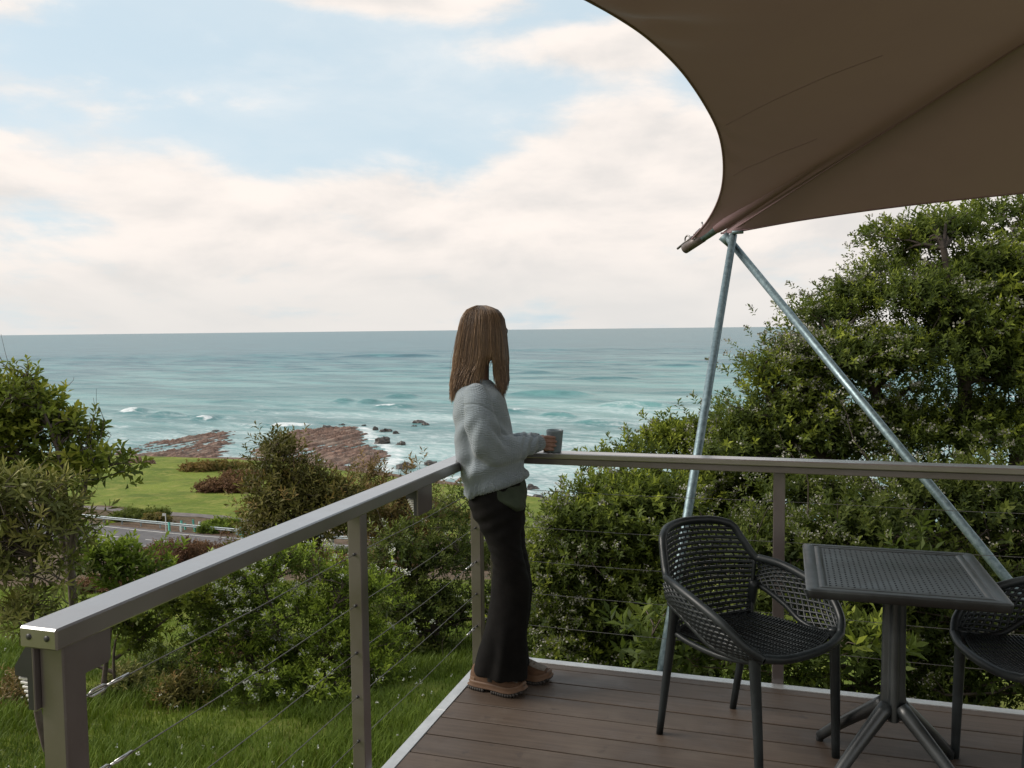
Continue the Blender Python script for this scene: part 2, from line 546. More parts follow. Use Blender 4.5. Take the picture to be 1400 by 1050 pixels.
zr = -0.74 + ridge * 1.15 * (0.45 + 0.55 * sstep(sd, 0, 6)) + 0.60 * fbm(S2 * 0.55, L2 * 0.55, 5) + np.clip(sd * 0.10, -2.5, 0.55) - 0.35 * (sd < 0)
zr = zr + 0.35 * sstep(shore_s(L2) + 14 - S2, 0, 14)
Vr = np.concatenate([C[None, None, :2] + S2[..., None] * F2[:2] + L2[..., None] * R2[:2], (SEA_Z + zr)[..., None]], -1).reshape(-1, 3)
Fr = grid_faces(len(sv2), len(lv2))
keep = (zr.ravel()[Fr] > -0.5).any(1)
rm, n, b = new_mat('rock')
oc = n.coord('Object')
g = n.node('ShaderNodeNewGeometry')
sp = n.node('ShaderNodeSeparateXYZ'); n.l.new(oc, sp.inputs[0])
nf = n.noise(oc, 0.8, 6, 0.65); nb = n.noise(oc, 0.12, 4, 0.6)
c1 = n.mix(n.smooth(nf, 0.3, 0.7), (0.085, 0.046, 0.033), (0.24, 0.145, 0.105))
c1 = n.mix(n.math('MULTIPLY', n.smooth(nb, 0.45, 0.7), 0.7), c1, (0.25, 0.19, 0.15))
low = n.smooth(sp.outputs[2], SEA_Z - 0.1, SEA_Z + 0.30, 1.0, 0.0)
c1 = n.mix(n.math('MULTIPLY', low, 0.75), c1, (0.050, 0.034, 0.026))
n.put(b.inputs['Base Color'], c1)
n.put(b.inputs['Roughness'], n.smooth(low, 0, 1, 0.85, 0.4))
n.put(b.inputs['Normal'], n.bump(n.noise(oc, 2.2, 6, 0.7), 0.9, 0.25))
struct('rock_shelf', np_mesh('rock_shelf', Vr, Fr[keep], False), rm)

# ---- sea
ra = np.concatenate([np.arange(104, 330, 1.0), np.geomspace(330, 1200, 300)[1:], np.geomspace(1200, 60000, 160)[1:]])
aa = np.linspace(-1.35, 1.35, 560)
A2, S3 = np.meshgrid(aa, ra)
L3 = A2 * S3
zs = np.zeros_like(S3); foam = np.zeros_like(S3)
amp = sstep(S3, 205, 330) * (1 - 0.0 * S3)
# swell that comes in towards the shore
wl = lambda L, d, ph, pw: (0.5 + 0.5 * np.sin((S3 * math.cos(d) + L3 * math.sin(d)) * 2 * math.pi / L + ph)) ** pw
mod = 0.5 + fbm(S3 * 0.006, L3 * 0.004, 3)
zs += amp * np.clip(mod, 0, 1.2) * 1.05 * wl(41, 0.10, 0.4 + 2.0 * fbm(L3 * 0.006, S3 * 0.002, 2), 3.2)
zs += amp * 0.35 * np.clip(0.6 + fbm(S3 * 0.012 + 5, L3 * 0.01, 3), 0, 1.2) * wl(23, -0.22, 1.1 + 2.5 * fbm(L3 * 0.011 + 3, S3 * 0.004, 2), 1.8)
crest = sstep(zs, 0.55, 0.95) * (1 - sstep(S3, 330, 470)) * np.clip(0.4 + 1.6 * fbm(L3 * 0.09, S3 * 0.06, 4), 0, 1)
foam = np.maximum(foam, 0.75 * crest)
zs += (0.25 + 0.75 * amp) * 0.22 * fbm(S3 * 0.16, L3 * 0.09, 3)
fade = 1 - sstep(S3, 1500, 4000)
zs *= fade
# the waves that stand out: picture column span, row, height, crest foam
waves = [(690, 815, 537, 1.7, 0.0), (818, 930, 553, 1.3, 0.0), (780, 880, 516, 1.3, 0.0), (455, 610, 485, 2.2, 0.0), (700, 760, 507, 0.8, 0.0),
         (160, 205, 561, 1.2, 0.9), (205, 250, 566, 0.9, 0.0), (258, 292, 572, 1.0, 1.0), (452, 486, 547, 1.1, 1.0), (486, 520, 548, 0.9, 0.0), (505, 572, 554, 0.8, 1.0),
         (318, 440, 578, 0.5, 0.95), (140, 330, 568, 0.6, 0.12), (525, 575, 540, 1.0, 0.0), (735, 790, 566, 1.1, 0.35), (780, 860, 577, 1.0, 0.2), (660, 740, 560, 0.7, 0.5), (880, 960, 498, 1.2, 0), (560, 640, 500, 1.0, 0), (300, 420, 500, 1.0, 0)]
for x0, x1, y0, hh, fo in waves:
    s0, _ = px_to_sl((x0 + x1) / 2, y0 + 3)
    l0, l1 = lat(x0, s0), lat(x1, s0)
    tilt = 0.16 if x0 > 600 else 0.05
    lm = (l0 + l1) / 2; lw = (l1 - l0) / 2
    tl = (L3 - lm) / lw
    env = np.clip(1 - np.abs(tl) ** 2.5, 0, 1)
    wd = max(1.6, 0.011 * s0)
    ds = S3 - (s0 - tilt * (L3 - lm) + 0.8 * fbm(L3 * 0.07, L3 * 0 + y0, 3) * wd)
    prof = np.where(ds > 0, np.exp(-(ds / (wd * 2.2)) ** 2), np.exp(-(ds / wd) ** 2))
    zs += 1.35 * hh * env * prof
    if fo > 0:
        env = env * np.clip(0.75 + 1.5 * fbm(L3 * 0.22 + y0, S3 * 0.15, 4), 0, 1.2)
        wd *= 0.75
        foam = np.maximum(foam, fo * env * np.where(ds > -0.2 * wd, np.exp(-((ds) / (wd * 1.3)) ** 2), np.exp(-(ds / (wd * (1.1 + fo))) ** 2)))
rs = np.max([poly_sd(S3[:330], L3[:330], sl) for sl in SLABS], axis=0)
wash = np.exp(-np.clip(-rs - 1, 0, 99) / 7.0)
outer = sstep(L3[:330] + 58, 0, 14)
foam[:330] = np.maximum(foam[:330], 0.55 * wash * (0.35 + 0.65 * outer) * (rs < 2))
zs[:330] *= 1 - 0.85 * np.exp(-np.clip(-rs, 0, 99) / 12)
Vs = np.stack([C[0] + S3 * F2[0] + L3 * R2[0], C[1] + S3 * F2[1] + L3 * R2[1], SEA_Z + zs], -1).reshape(-1, 3)
sm, n, b = new_mat('sea')
oc = n.coord('Object')
rot = n.mapping(oc, (1, 1, 1), (0, 0, -YAW))       # axes along the swell
nearm = n.node('ShaderNodeVectorMath', operation='DISTANCE'); n.l.new(oc, nearm.inputs[0]); nearm.inputs[1].default_value = tuple(C)
dist = nearm.outputs['Value']
st = n.mapping(rot, (0.16, 0.55, 1))
f1 = n.noise(st, 0.20, 8, 0.62, 0.6); f2 = n.noise(n.mapping(rot, (0.035, 0.12, 1)), 0.30, 6, 0.6, 0.5); f3 = n.noise(n.mapping(rot, (0.45, 1.0, 1)), 0.30, 8, 0.68, 0.5)
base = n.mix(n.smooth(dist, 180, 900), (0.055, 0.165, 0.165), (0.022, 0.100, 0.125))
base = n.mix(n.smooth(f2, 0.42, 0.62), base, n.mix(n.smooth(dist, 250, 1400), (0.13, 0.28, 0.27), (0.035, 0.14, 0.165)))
# foam: thrown by the breakers (attribute) plus streaks that thin out offshore
near = n.smooth(dist, 150, 560, 0.185, -0.12)
fo = n.math('ADD', n.math('ADD', n.math('MULTIPLY', f1, 0.48), n.math('MULTIPLY', f3, 0.50)), n.math('MULTIPLY', f2, 0.34))
fo = n.smooth(n.math('ADD', fo, near), 0.715, 0.86)
fa = n.attr('foam')
fcl = n.smooth(n.math('ADD', fa, n.math('MULTIPLY', n.math('SUBTRACT', f3, 0.5), 0.9)), 0.36, 0.62)
f5 = n.noise(n.mapping(rot, (0.7, 1.0, 1)), 0.75, 6, 0.7)
fo = n.math('MULTIPLY', fo, n.smooth(f5, 0.36, 0.62, 0.25, 1.0))
fcl = n.math('MULTIPLY', fcl, n.smooth(f5, 0.30, 0.55, 0.45, 1.0))
fall = n.math('MAXIMUM', n.math('MULTIPLY', fo, 0.66), fcl)
n.put(b.inputs['Base Color'], n.mix(fall, base, (0.62, 0.645, 0.645)))
n.put(b.inputs['Roughness'], n.smooth(fall, 0.0, 0.8, 0.28, 0.8))
b.inputs['IOR'].default_value = 1.33; b.inputs['Specular IOR Level'].default_value = 0.32
w1 = n.noise(n.mapping(rot, (0.35, 1.0, 1)), 0.35, 7, 0.62, 0.3); w2 = n.noise(n.mapping(rot, (0.4, 1, 1)), 0.045, 5, 0.6)
hh = n.math('ADD', n.math('MULTIPLY', w1, 0.5), n.math('MULTIPLY', w2, 3.2))
n.put(b.inputs['Normal'], n.bump(hh, 0.85, 1.0))
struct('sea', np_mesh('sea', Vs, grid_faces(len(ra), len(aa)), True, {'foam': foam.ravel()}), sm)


# ================================================================== DECK AND RAILINGS
deck_mat, n, b = new_mat('decking')
oc = n.coord('Object')
oi = n.node('ShaderNodeObjectInfo').outputs['Random']
sh = n.node('ShaderNodeCombineXYZ'); n.l.new(n.math('MULTIPLY', oi, 37.0), sh.inputs[0]); n.l.new(n.math('MULTIPLY', oi, 91.0), sh.inputs[1])
ov = n.vmath('ADD', oc, sh.outputs[0])
gr = n.noise(n.mapping(ov, (1.2, 26, 26)), 2.4, 6, 0.6)
wear = n.noise(ov, 3.2, 5, 0.62); spots = n.noise(ov, 13, 4, 0.6)
cd = n.mix(n.smooth(gr, 0.3, 0.72), (0.062, 0.042, 0.029), (0.090, 0.063, 0.045))
cd = n.mix(n.math('MULTIPLY', n.smooth(wear, 0.48, 0.75), 0.55), cd, (0.128, 0.104, 0.084))
cd = n.mix(n.math('MULTIPLY', n.smooth(spots, 0.60, 0.72), 0.75), cd, (0.040, 0.028, 0.022))
hv = n.node('ShaderNodeHueSaturation'); n.l.new(cd, hv.inputs['Color']); n.l.new(n.math('ADD', n.math('MULTIPLY', oi, 0.22), 0.89), hv.inputs['Value'])
n.put(b.inputs['Base Color'], hv.outputs[0])
n.put(b.inputs['Roughness'], n.smooth(wear, 0.3, 0.7, 0.5, 0.72))
n.put(b.inputs['Normal'], n.bump(gr, 0.25, 0.002))
alu = pmat('aluminium_trim', (0.58, 0.58, 0.57), (0.46, 0.46, 0.455), 9, 0.42, 0.55, bump=0.12, bscale=300)
dark_steel = pmat('joist_paint', (0.06, 0.055, 0.05), None, 4, 0.7)

DX1, DY0 = 5.4, -5.9
deck = bpy.data.objects.new('deck', None); link(deck); deck['kind'] = 'structure'; deck.empty_display_size = 0.1
bw = 0.1442
board_me = None
y = -0.102
first = box_bm(0, DX1 - 0.047, -(0.055 - 0.005), 0, -0.024, 0, 0.0025)
o = obj('deck_board', first, deck_mat, deck); o.location = (0.0485, -0.0485, 0)
k = 0
while y > DY0:
    if board_me is None:
        bm = box_bm(0, DX1 - 0.047, -bw, 0, -0.024, 0, 0.0015)
        o = obj('deck_board', bm, deck_mat, deck); board_me = o.data
    else:
        o = link(bpy.data.objects.new('deck_board', board_me), deck)
    o.location = (0.0485, y - 0.0025, 0.0004 * math.sin(k * 2.3))
    y -= 0.1525; k += 1
for (x0, x1, y0, y1) in ((0.0, 0.047, -0.655, 0.0), (0.0, 0.047, DY0, -0.657), (0.0475, 2.9, -0.047, 0.0), (2.902, DX1, -0.047, 0.0)):
    obj('edge_trim', box_bm(x0, x1, y0, y1, -0.052, 0.003, 0.0015), alu, deck)
obj('fascia', box_bm(0.006, 0.03, DY0, -0.006, -0.26, -0.053), dark_steel, deck)
obj('fascia', box_bm(0.031, DX1, -0.03, -0.006, -0.26, -0.053), dark_steel, deck)
for k in range(9):
    yy = -0.35 - 0.65 * k
    obj('joist', box_bm(0.032, DX1, yy - 0.025, yy + 0.025, -0.17, -0.03), dark_steel, deck)
for x, yy in ((0.25, -0.3), (2.6, -0.3), (5.1, -0.3), (0.25, -2.9), (2.6, -2.9), (5.1, -2.9), (0.25, -5.5), (2.6, -5.5), (5.1, -5.5)):
    g0 = float(gz(x, yy))
    obj('stump', box_bm(x - 0.045, x + 0.045, yy - 0.045, yy + 0.045, g0 - 0.3, -0.171, 0.004), dark_steel, deck)

def paint_mat(name, coat_ior):
    m, n, b = new_mat(name)
    oc = n.coord('Object')
    w = n.noise(oc, 5.0, 6, 0.6); w2 = n.noise(n.mapping(oc, (4, 4, 4)), 22, 4, 0.6)
    cr = n.mix(n.smooth(w, 0.3, 0.7), (0.078, 0.062, 0.060), (0.106, 0.086, 0.083))
    cr = n.mix(n.math('MULTIPLY', n.smooth(w2, 0.60, 0.8), 0.35), cr, (0.19, 0.172, 0.16))
    n.put(b.inputs['Base Color'], cr)
    n.put(b.inputs['Roughness'], n.smooth(w, 0.3, 0.7, 0.30, 0.46))
    b.inputs['Specular IOR Level'].default_value = 1.0; b.inputs['Coat Weight'].default_value = 1.0; b.inputs['Coat Roughness'].default_value = 0.24; b.inputs['Coat IOR'].default_value = coat_ior
    n.put(b.inputs['Normal'], n.bump(w2, 0.06, 0.002))
    return m
rail_paint = paint_mat('rail_paint', 1.45)
handrail_paint = paint_mat('handrail_paint', 2.5)
steel = pmat('stainless', (0.60, 0.59, 0.57), (0.42, 0.41, 0.40), 30, 0.3, 1.0)
cable_m = pmat('cable', (0.20, 0.19, 0.18), (0.12, 0.115, 0.11), 60, 0.5, 0.6)
black = pmat('black_plastic', (0.022, 0.022, 0.023), (0.03, 0.03, 0.031), 12, 0.5)
lens = pmat('lamp_lens', (0.62, 0.60, 0.56), (0.52, 0.50, 0.47), 20, 0.3)

XL, WR = 0.021, 0.094              # inner edge of the left handrail, width
RT = 1.0                           # top of the handrails
CAB = (0.152, 0.310, 0.466, 0.632, 0.812)
PZ0 = -0.24

lrail = thing('railing', 'taupe railing along the left edge of the deck, lamp on its end post', 'railing', (-0.03, -1.3, 0))
rrail = thing('railing', 'taupe metal railing across the far edge of the deck, mug standing on it', 'railing', (2.6, 0.03, 0))
def rpart(name, me, m, root):
    o = obj(name, me, m); unparent_fix(o, root); return o
# handrail: flat hollow section; the left one carries a 45 mm drop
hb = box_bm(XL - WR, XL, -2.595, 0.0635, RT - 0.044, RT, 0.004)
rpart('handrail', hb, handrail_paint, lrail)
hb = box_bm(XL + 0.002, DX1, -0.0295, 0.0640, RT - 0.026, RT, 0.004)
hr = rpart('handrail', hb, handrail_paint, rrail)
rpart('rail_channel', box_bm(XL + 0.002, DX1, -0.020, 0.054, RT - 0.056, RT - 0.0265, 0.003), rail_paint, rrail)
for x in (-0.048, -0.003):         # screw ports in the cut end
    mb = MB(); mb.tube([(x, -2.5965, RT - 0.020), (x, -2.590, RT - 0.020)], 0.0062, 10)
    rpart('end_screw', mb.mesh('end_screw'), black, lrail)
def post(x, y, w, root, z1):
    o = rpart('post', box_bm(x - w / 2, x + w / 2, y - w / 2, y + w / 2, PZ0, z1, 0.003), rail_paint, root)
    return o
PL = -0.0262
post(PL, -2.535, 0.060, lrail, RT - 0.0445)
post(PL, -1.250, 0.050, lrail, RT - 0.0445)
post(PL, -0.032, 0.050, lrail, RT - 0.0445)
for x in (0.052, 1.362, 2.69, 4.02, 5.33):
    post(x, 0.0262, 0.050, rrail, RT - 0.0565)

def turnbuckle(p, dirv, length, root):
    """threaded eye, body and ferrule at a cable's end"""
    p = np.array(p); dv = np.array(dirv) / np.linalg.norm(dirv)
    mb = MB()
    mb.tube([p, p + dv * length * 0.28], 0.0032, 6)
    a = p + dv * length * 0.25; c = p + dv * length * 0.72
    side = np.cross(dv, (0, 0, 1)); side /= np.linalg.norm(side)
    for sgn in (-1, 1):
        mb.tube([a, a + dv * 0.012 + np.array((0, 0, sgn * 0.0065)), c - dv * 0.012 + np.array((0, 0, sgn * 0.0065)), c], 0.0026, 6)
    mb.tube([c, p + dv * length], 0.0034, 6)
    mb.tube([p + dv * (length - 0.02), p + dv * (length + 0.03)], 0.0046, 8)
    o = rpart('turnbuckle', mb.mesh('turnbuckle', True), steel, root)
    return o
for z in CAB:
    mb = MB(); ys = np.linspace(-2.50, -0.06, 12)
    mb.tube([(PL, yy, z - 0.006 * math.sin((yy + 2.5) / 1.22 * math.pi) ** 2) for yy in ys], 0.0015, 6)
    rpart('cable', mb.mesh('cable', True), cable_m, lrail)
    for yy, w in ((-1.25, 0.0255), (-0.032, 0.0255)):
        for sgn in (-1, 1):
            mb = MB(); mb.tube([(PL, yy + sgn * w, z), (PL, yy + sgn * (w + 0.005), z)], 0.0055, 8)
            rpart('grommet', mb.mesh('grommet'), black, lrail)
    turnbuckle((PL, -2.504, z), (0, 1, 0), 0.12, lrail)
    if z in (CAB[0], CAB[2], CAB[4]):
        turnbuckle((PL, -0.058, z), (0, -1, 0), 0.10, lrail)
    mb = MB()
    mb.tube([(0.08, 0.0262, z)] + [(xx, 0.0262, z - 0.005 * math.sin((xx - 0.08) / 1.3 * math.pi) ** 2) for xx in np.linspace(0.2, 5.3, 22)], 0.0013, 6)
    rpart('cable', mb.mesh('cable', True), cable_m, rrail)
    for xx in (1.362, 2.69, 4.02):
        for sgn in (-1, 1):
            mb = MB(); mb.tube([(xx + sgn * 0.0255, 0.0262, z), (xx + sgn * 0.0305, 0.0262, z)], 0.0055, 8)
            rpart('grommet', mb.mesh('grommet'), black, rrail)
# bracket plates that hang under the left handrail
def plate(y0, y1, z0, z1, x):
    bm = bmesh.new()
    r = 0.012
    pts = [(y0, z1), (y0, z0)] + [(y1 - r + r * math.sin(t), z0 + r - r * math.cos(t)) for t in np.linspace(0, math.pi / 2, 5)] + [(y1, z1)]
    fr = [bm.verts.new((x, p[0], p[1])) for p in pts]; bk = [bm.verts.new((x - 0.006, p[0], p[1])) for p in pts]
    bm.faces.new(fr); bm.faces.new(bk[::-1])
    for i in range(len(pts)):
        j = (i + 1) % len(pts); bm.faces.new((fr[i], bk[i], bk[j], fr[j]))
    bmesh.ops.recalc_face_normals(bm, faces=bm.faces)
    return bm
rpart('bracket_plate', plate(-2.503, -2.430, RT - 0.125, RT - 0.0445, PL + 0.024), rail_paint, lrail)

def wedge_lamp(name, label, y0, y1, zt):
    """bulkhead step lamp fixed on the outer side: back plate, hooded housing, louvred lens under the hood"""
    x0 = PL - 0.031
    root = thing(name, label, 'lamp', (x0, (y0 + y1) / 2, zt - 0.12))
    def part(nm, me, m, par=None):
        o = obj(nm, me, m)
        unparent_fix(o, root)
        return o
    part('back_plate', box_bm(x0 - 0.006, x0, y0, y1, zt - 0.135, zt, 0.002), rail_paint)
    bm = bmesh.new()
    prof = [(x0 - 0.0065, zt - 0.004), (x0 - 0.022, zt - 0.004), (x0 - 0.052, zt - 0.046), (x0 - 0.052, zt - 0.066), (x0 - 0.020, zt - 0.066), (x0 - 0.020, zt - 0.133), (x0 - 0.0065, zt - 0.133)]
    A = [bm.verts.new((p[0], y0 + 0.002, p[1])) for p in prof]; B = [bm.verts.new((p[0], y1 - 0.002, p[1])) for p in prof]
    bm.faces.new(A); bm.faces.new(B[::-1])
    for i in range(len(prof)):
        j = (i + 1) % len(prof); bm.faces.new((A[i], B[i], B[j], A[j]))
    bmesh.ops.recalc_face_normals(bm, faces=bm.faces)
    part('housing', bm, black)
    for k in range(7):
        z = zt - 0.070 - 0.0088 * k; xo = x0 - 0.048 + 0.0042 * k
        part('louvre', box_bm(xo, x0 - 0.0203, y0 + 0.006, y1 - 0.006, z - 0.0052, z, 0.001), lens)
    return root
wedge_lamp('deck_lamp', 'black wedge shaped lamp with pale louvres on the outside of the near end post', -2.578, -2.482, RT - 0.047)
wedge_lamp('deck_lamp', 'small dark lamp seen from behind its plate under the left handrail beside the woman', -0.800, -0.655, RT - 0.020).location.x += 0.062


# ================================================================== FABRIC CANOPY
fab, n, b = new_mat('canopy_fabric')
oc = n.coord('Object')
wv = n.noise(oc, 420, 2, 0.5); cl = n.noise(oc, 1.3, 4, 0.6)
cf = n.mix(n.smooth(cl, 0.3, 0.7), (0.215, 0.128, 0.140), (0.243, 0.148, 0.160))
n.put(b.inputs['Base Color'], cf)
b.inputs['Roughness'].default_value = 0.55
b.inputs['Specular IOR Level'].default_value = 0.4
n.put(b.inputs['Normal'], n.bump(wv, 0.25, 0.001))
tr = n.node('ShaderNodeBsdfTranslucent'); n.put(tr.inputs[0], (0.28, 0.19, 0.15, 1))
mx = n.node('ShaderNodeMixShader'); mx.inputs[0].default_value = 0.10
n.l.new(b.outputs[0], mx.inputs[1]); n.l.new(tr.outputs[0], mx.inputs[2]); n.l.new(mx.outputs[0], fab.node_tree.nodes['Material Output'].inputs[0])
galv, n, b = new_mat('galvanised')
oc = n.coord('Object')
w = n.noise(oc, 40, 4, 0.6); w2 = n.noise(oc, 4, 4, 0.6)
n.put(b.inputs['Base Color'], n.mix(n.smooth(w, 0.35, 0.65), (0.115, 0.165, 0.185), (0.20, 0.265, 0.285)))
b.inputs['Metallic'].default_value = 0.55
n.put(b.inputs['Roughness'], n.smooth(w2, 0.3, 0.7, 0.38, 0.55))

TIP = at(945, 334, 6.05)
R_A = at(940, 338, 6.12); R_B = at(1393, 41, 4.15)
rd = (R_B - R_A) / np.linalg.norm(R_B - R_A)
canopy = thing('fabric_canopy', 'taupe tensioned fabric canopy over the deck with curved edge and slanting steel poles', 'canopy', tuple(R_A))
cpart = lambda nm, me, m: rpart(nm, me, m, canopy)
# ridge: straight tube from the tip back over the deck towards the tent
def ridge(t): return R_A + rd * t
edgeL = catmull([at(946, 327, 6.02), at(968, 301, 5.85), at(984, 268, 5.62), at(989.5, 230, 5.38), at(984, 186, 5.08), at(965, 145, 4.78), at(932, 97, 4.42), at(888, 54, 4.08), at(845, 24, 3.8), at(799, -2, 3.52), at(740, -34, 3.2), (0.43, -1.3, 3.02), (0.33, -2.2, 3.16), (0.22, -3.4, 3.32), (0.05, -5.0, 3.55), (-0.1, -6.4, 3.75)], 90)
edgeR = catmull([at(986, 319, 5.85), at(1010, 316, 5.72), at(1100, 300, 5.55), at(1237, 281, 5.35), at(1397, 264, 5.2), at(1560, 249, 5.1), (5.6, 1.0, 2.62), (7.2, 1.2, 2.85)], 60)
def resample(P, n, pw=1.0):
    dd = np.concatenate([[0], np.cumsum(np.linalg.norm(np.diff(P, axis=0), axis=1))]); dd /= dd[-1]
    t = np.linspace(0, 1, n) ** pw
    return np.stack([np.interp(t, dd, P[:, k]) for k in range(3)], 1), t
nu, nv = 150, 64
EL, tu = resample(edgeL, nu, 1.35); 
RL = np.stack([ridge(0.42 + 8.9 * t) for t in tu])
RL = RL - np.array([0, 0, 0.045])
vv = np.linspace(0, 1, nv) ** 1.5
# left panel: from the ridge (v 0) to the curved edge (v 1), saddle shaped
G = RL[:, None] * (1 - vv)[None, :, None] + EL[:, None] * vv[None, :, None]
wid = np.linalg.norm(RL - EL, axis=1)[:, None]
G[..., 2] -= 0.10 * wid * (vv * (1 - vv))[None, :] * 1.0
G[..., 2] -= 0.035 * np.exp(-vv / 0.05)[None, :] * np.minimum(1, wid) * (1 - vv)
uu = np.cumsum(np.concatenate([[0], np.linalg.norm(np.diff(EL, axis=0), axis=1)]))[:, None]
pk = 0.0
for ph, fr, am in ((0.3, 24.0, 0.030), (1.7, 15.0, 0.028)):
    pk = pk + am * np.sin(uu * fr + ph - 6 * vv[None, :]) * np.clip(0.3 + np.sin(uu * 2.1 + ph), 0, 1)
G[..., 2] += pk * np.exp(-((1 - vv) / 0.13) ** 1.2)[None, :] * sstep(1 - vv, 0.0, 0.07)[None, :] * np.minimum(wid, 1.2)
memL = np_mesh('membrane', G.reshape(-1, 3), grid_faces(nu, nv), True)
cpart('membrane', memL, fab)
ER, tr_ = resample(edgeR, nu, 1.2)
RR = np.stack([ridge(0.42 + 8.9 * t) for t in tr_]) - np.array([0, 0, 0.045])
G2 = RR[:, None] * (1 - vv)[None, :, None] + ER[:, None] * vv[None, :, None]
wid = np.linalg.norm(RR - ER, axis=1)[:, None]
G2[..., 2] -= 0.07 * wid * (vv * (1 - vv))[None, :]
G2[..., 2] -= 0.035 * np.exp(-vv / 0.05)[None, :] * np.minimum(1, wid) * (1 - vv)
cpart('membrane', np_mesh('membrane', G2.reshape(-1, 3), grid_faces(nu, nv), True), fab)
# hems: doubled fabric with a cord along both free edges, and the welded panel seams
for P in (EL, ER):
    mb = MB(); mb.tube(P, 0.007, 6, caps=False); cpart('edge_hem', mb.mesh('edge_hem', True), fab)
def on_panel(Gx, i0, i1, j0, j1, n=40):
    t = np.linspace(0, 1, n)
    ii = i0 + (i1 - i0) * t; jj = j0 + (j1 - j0) * t
    a = ii.astype(int); c = jj.astype(int)
    return np.array([Gx[min(p, nu - 1), min(q, nv - 1)] for p, q in zip(a, c)]) - np.array([0, 0, 0.002])
mb = MB(); mb.tube(RL[2:] - np.array([0, 0, 0.036]), 0.006, 6, caps=False); cpart('ridge_seam', mb.mesh('ridge_seam', True), fab)
for (i0, i1, j0, j1) in ((34, 52, 60, 30), (22, 34, 58, 26)):
    P = on_panel(G, i0, i1, j0, j1, 24); P = catmull(P[::4], 40)
    mb = MB(); mb.tube(P, 0.0011, 4, caps=False); cpart('panel_seam', mb.mesh('panel_seam', True), fab)
mb = MB(); mb.tube([ridge(0.30), ridge(0.42), ridge(5), ridge(9.6)], [0.036, 0.044, 0.044, 0.044], 18, caps=False); cpart('pole_pocket', mb.mesh('pole_pocket', True), fab)
mb = MB(); mb.tube([ridge(-0.02), ridge(0.5), ridge(9.6)], 0.0325, 18); cpart('ridge_tube', mb.mesh('ridge_tube', True), galv)
mb = MB(); mb.tube([ridge(-0.028), ridge(0.16)], 0.0345, 18); cpart('end_cap', mb.mesh('end_cap', True), pmat('collar_paint', (0.10, 0.075, 0.07), (0.16, 0.13, 0.12), 18, 0.5, 0.3))
# shackle and tensioner that pull the membrane corner to the tube's end
top = np.array([0, 0, 0.036])
mb = MB()
mb.tube([ridge(-0.11) + top * 1.0, ridge(-0.03) + top * 1.25, ridge(0.05) + top * 1.4], 0.0085, 8)
th = np.linspace(0, 2 * math.pi, 13)
sd_ = np.cross(rd, (0, 0, 1)); sd_ /= np.linalg.norm(sd_); upv = np.cross(sd_, rd)
ringp = [ridge(0.0) + top * 1.55 + rd * 0.026 * math.cos(t) + upv * 0.026 * math.sin(t) for t in th]
mb.tube(ringp, 0.006, 6, caps=False)
mb.tube([ridge(0.05) + top * 1.4, ridge(0.16) + top * 1.5, TIP + np.array([0.03, 0, 0.02])], 0.006, 6)
cpart('shackle', mb.mesh('shackle', True), pmat('shackle_steel', (0.16, 0.15, 0.15), (0.28, 0.26, 0.25), 50, 0.4, 0.9))
mb = MB(); mb.tube([ridge(0.10) + top * 1.2 + sd_ * 0.03, ridge(0.10) + top * 2.4 - sd_ * 0.03], 0.006, 6); mb.tube([ridge(0.17) + top * 1.1, ridge(0.15) + top * 3.0], 0.007, 6)
cpart('wing_bolt', mb.mesh('wing_bolt', True), bpy.data.materials['shackle_steel'])
# the A-frame
apex = at(1002, 326, 5.72)
b1 = at(905, 917, 4.13); b1 = b1 + (b1 - apex) / np.linalg.norm(b1 - apex) * 0.5
b2 = at(1378, 790, 4.2); b2 = b2 + (b2 - apex) / np.linalg.norm(b2 - apex) * 1.1
mb = MB(); mb.tube([apex + (apex - b1) / np.linalg.norm(apex - b1) * 0.03, (apex + b1) / 2, b1], 0.0245, 18); cpart('pole', mb.mesh('pole', True), galv)
a2 = at(992, 322, 5.80)
mb = MB(); mb.tube([a2, (a2 + b2) / 2, b2], 0.0245, 18); cpart('pole', mb.mesh('pole', True), galv)
mb = MB(); mb.tube([at(988, 322, 5.80), at(1000, 334, 5.80)], [0.036, 0.030], 14); mb.tube([at(1001, 318, 5.70), at(1016, 317, 5.70)], 0.012, 8)
cpart('apex_clamp', mb.mesh('apex_clamp', True), galv)


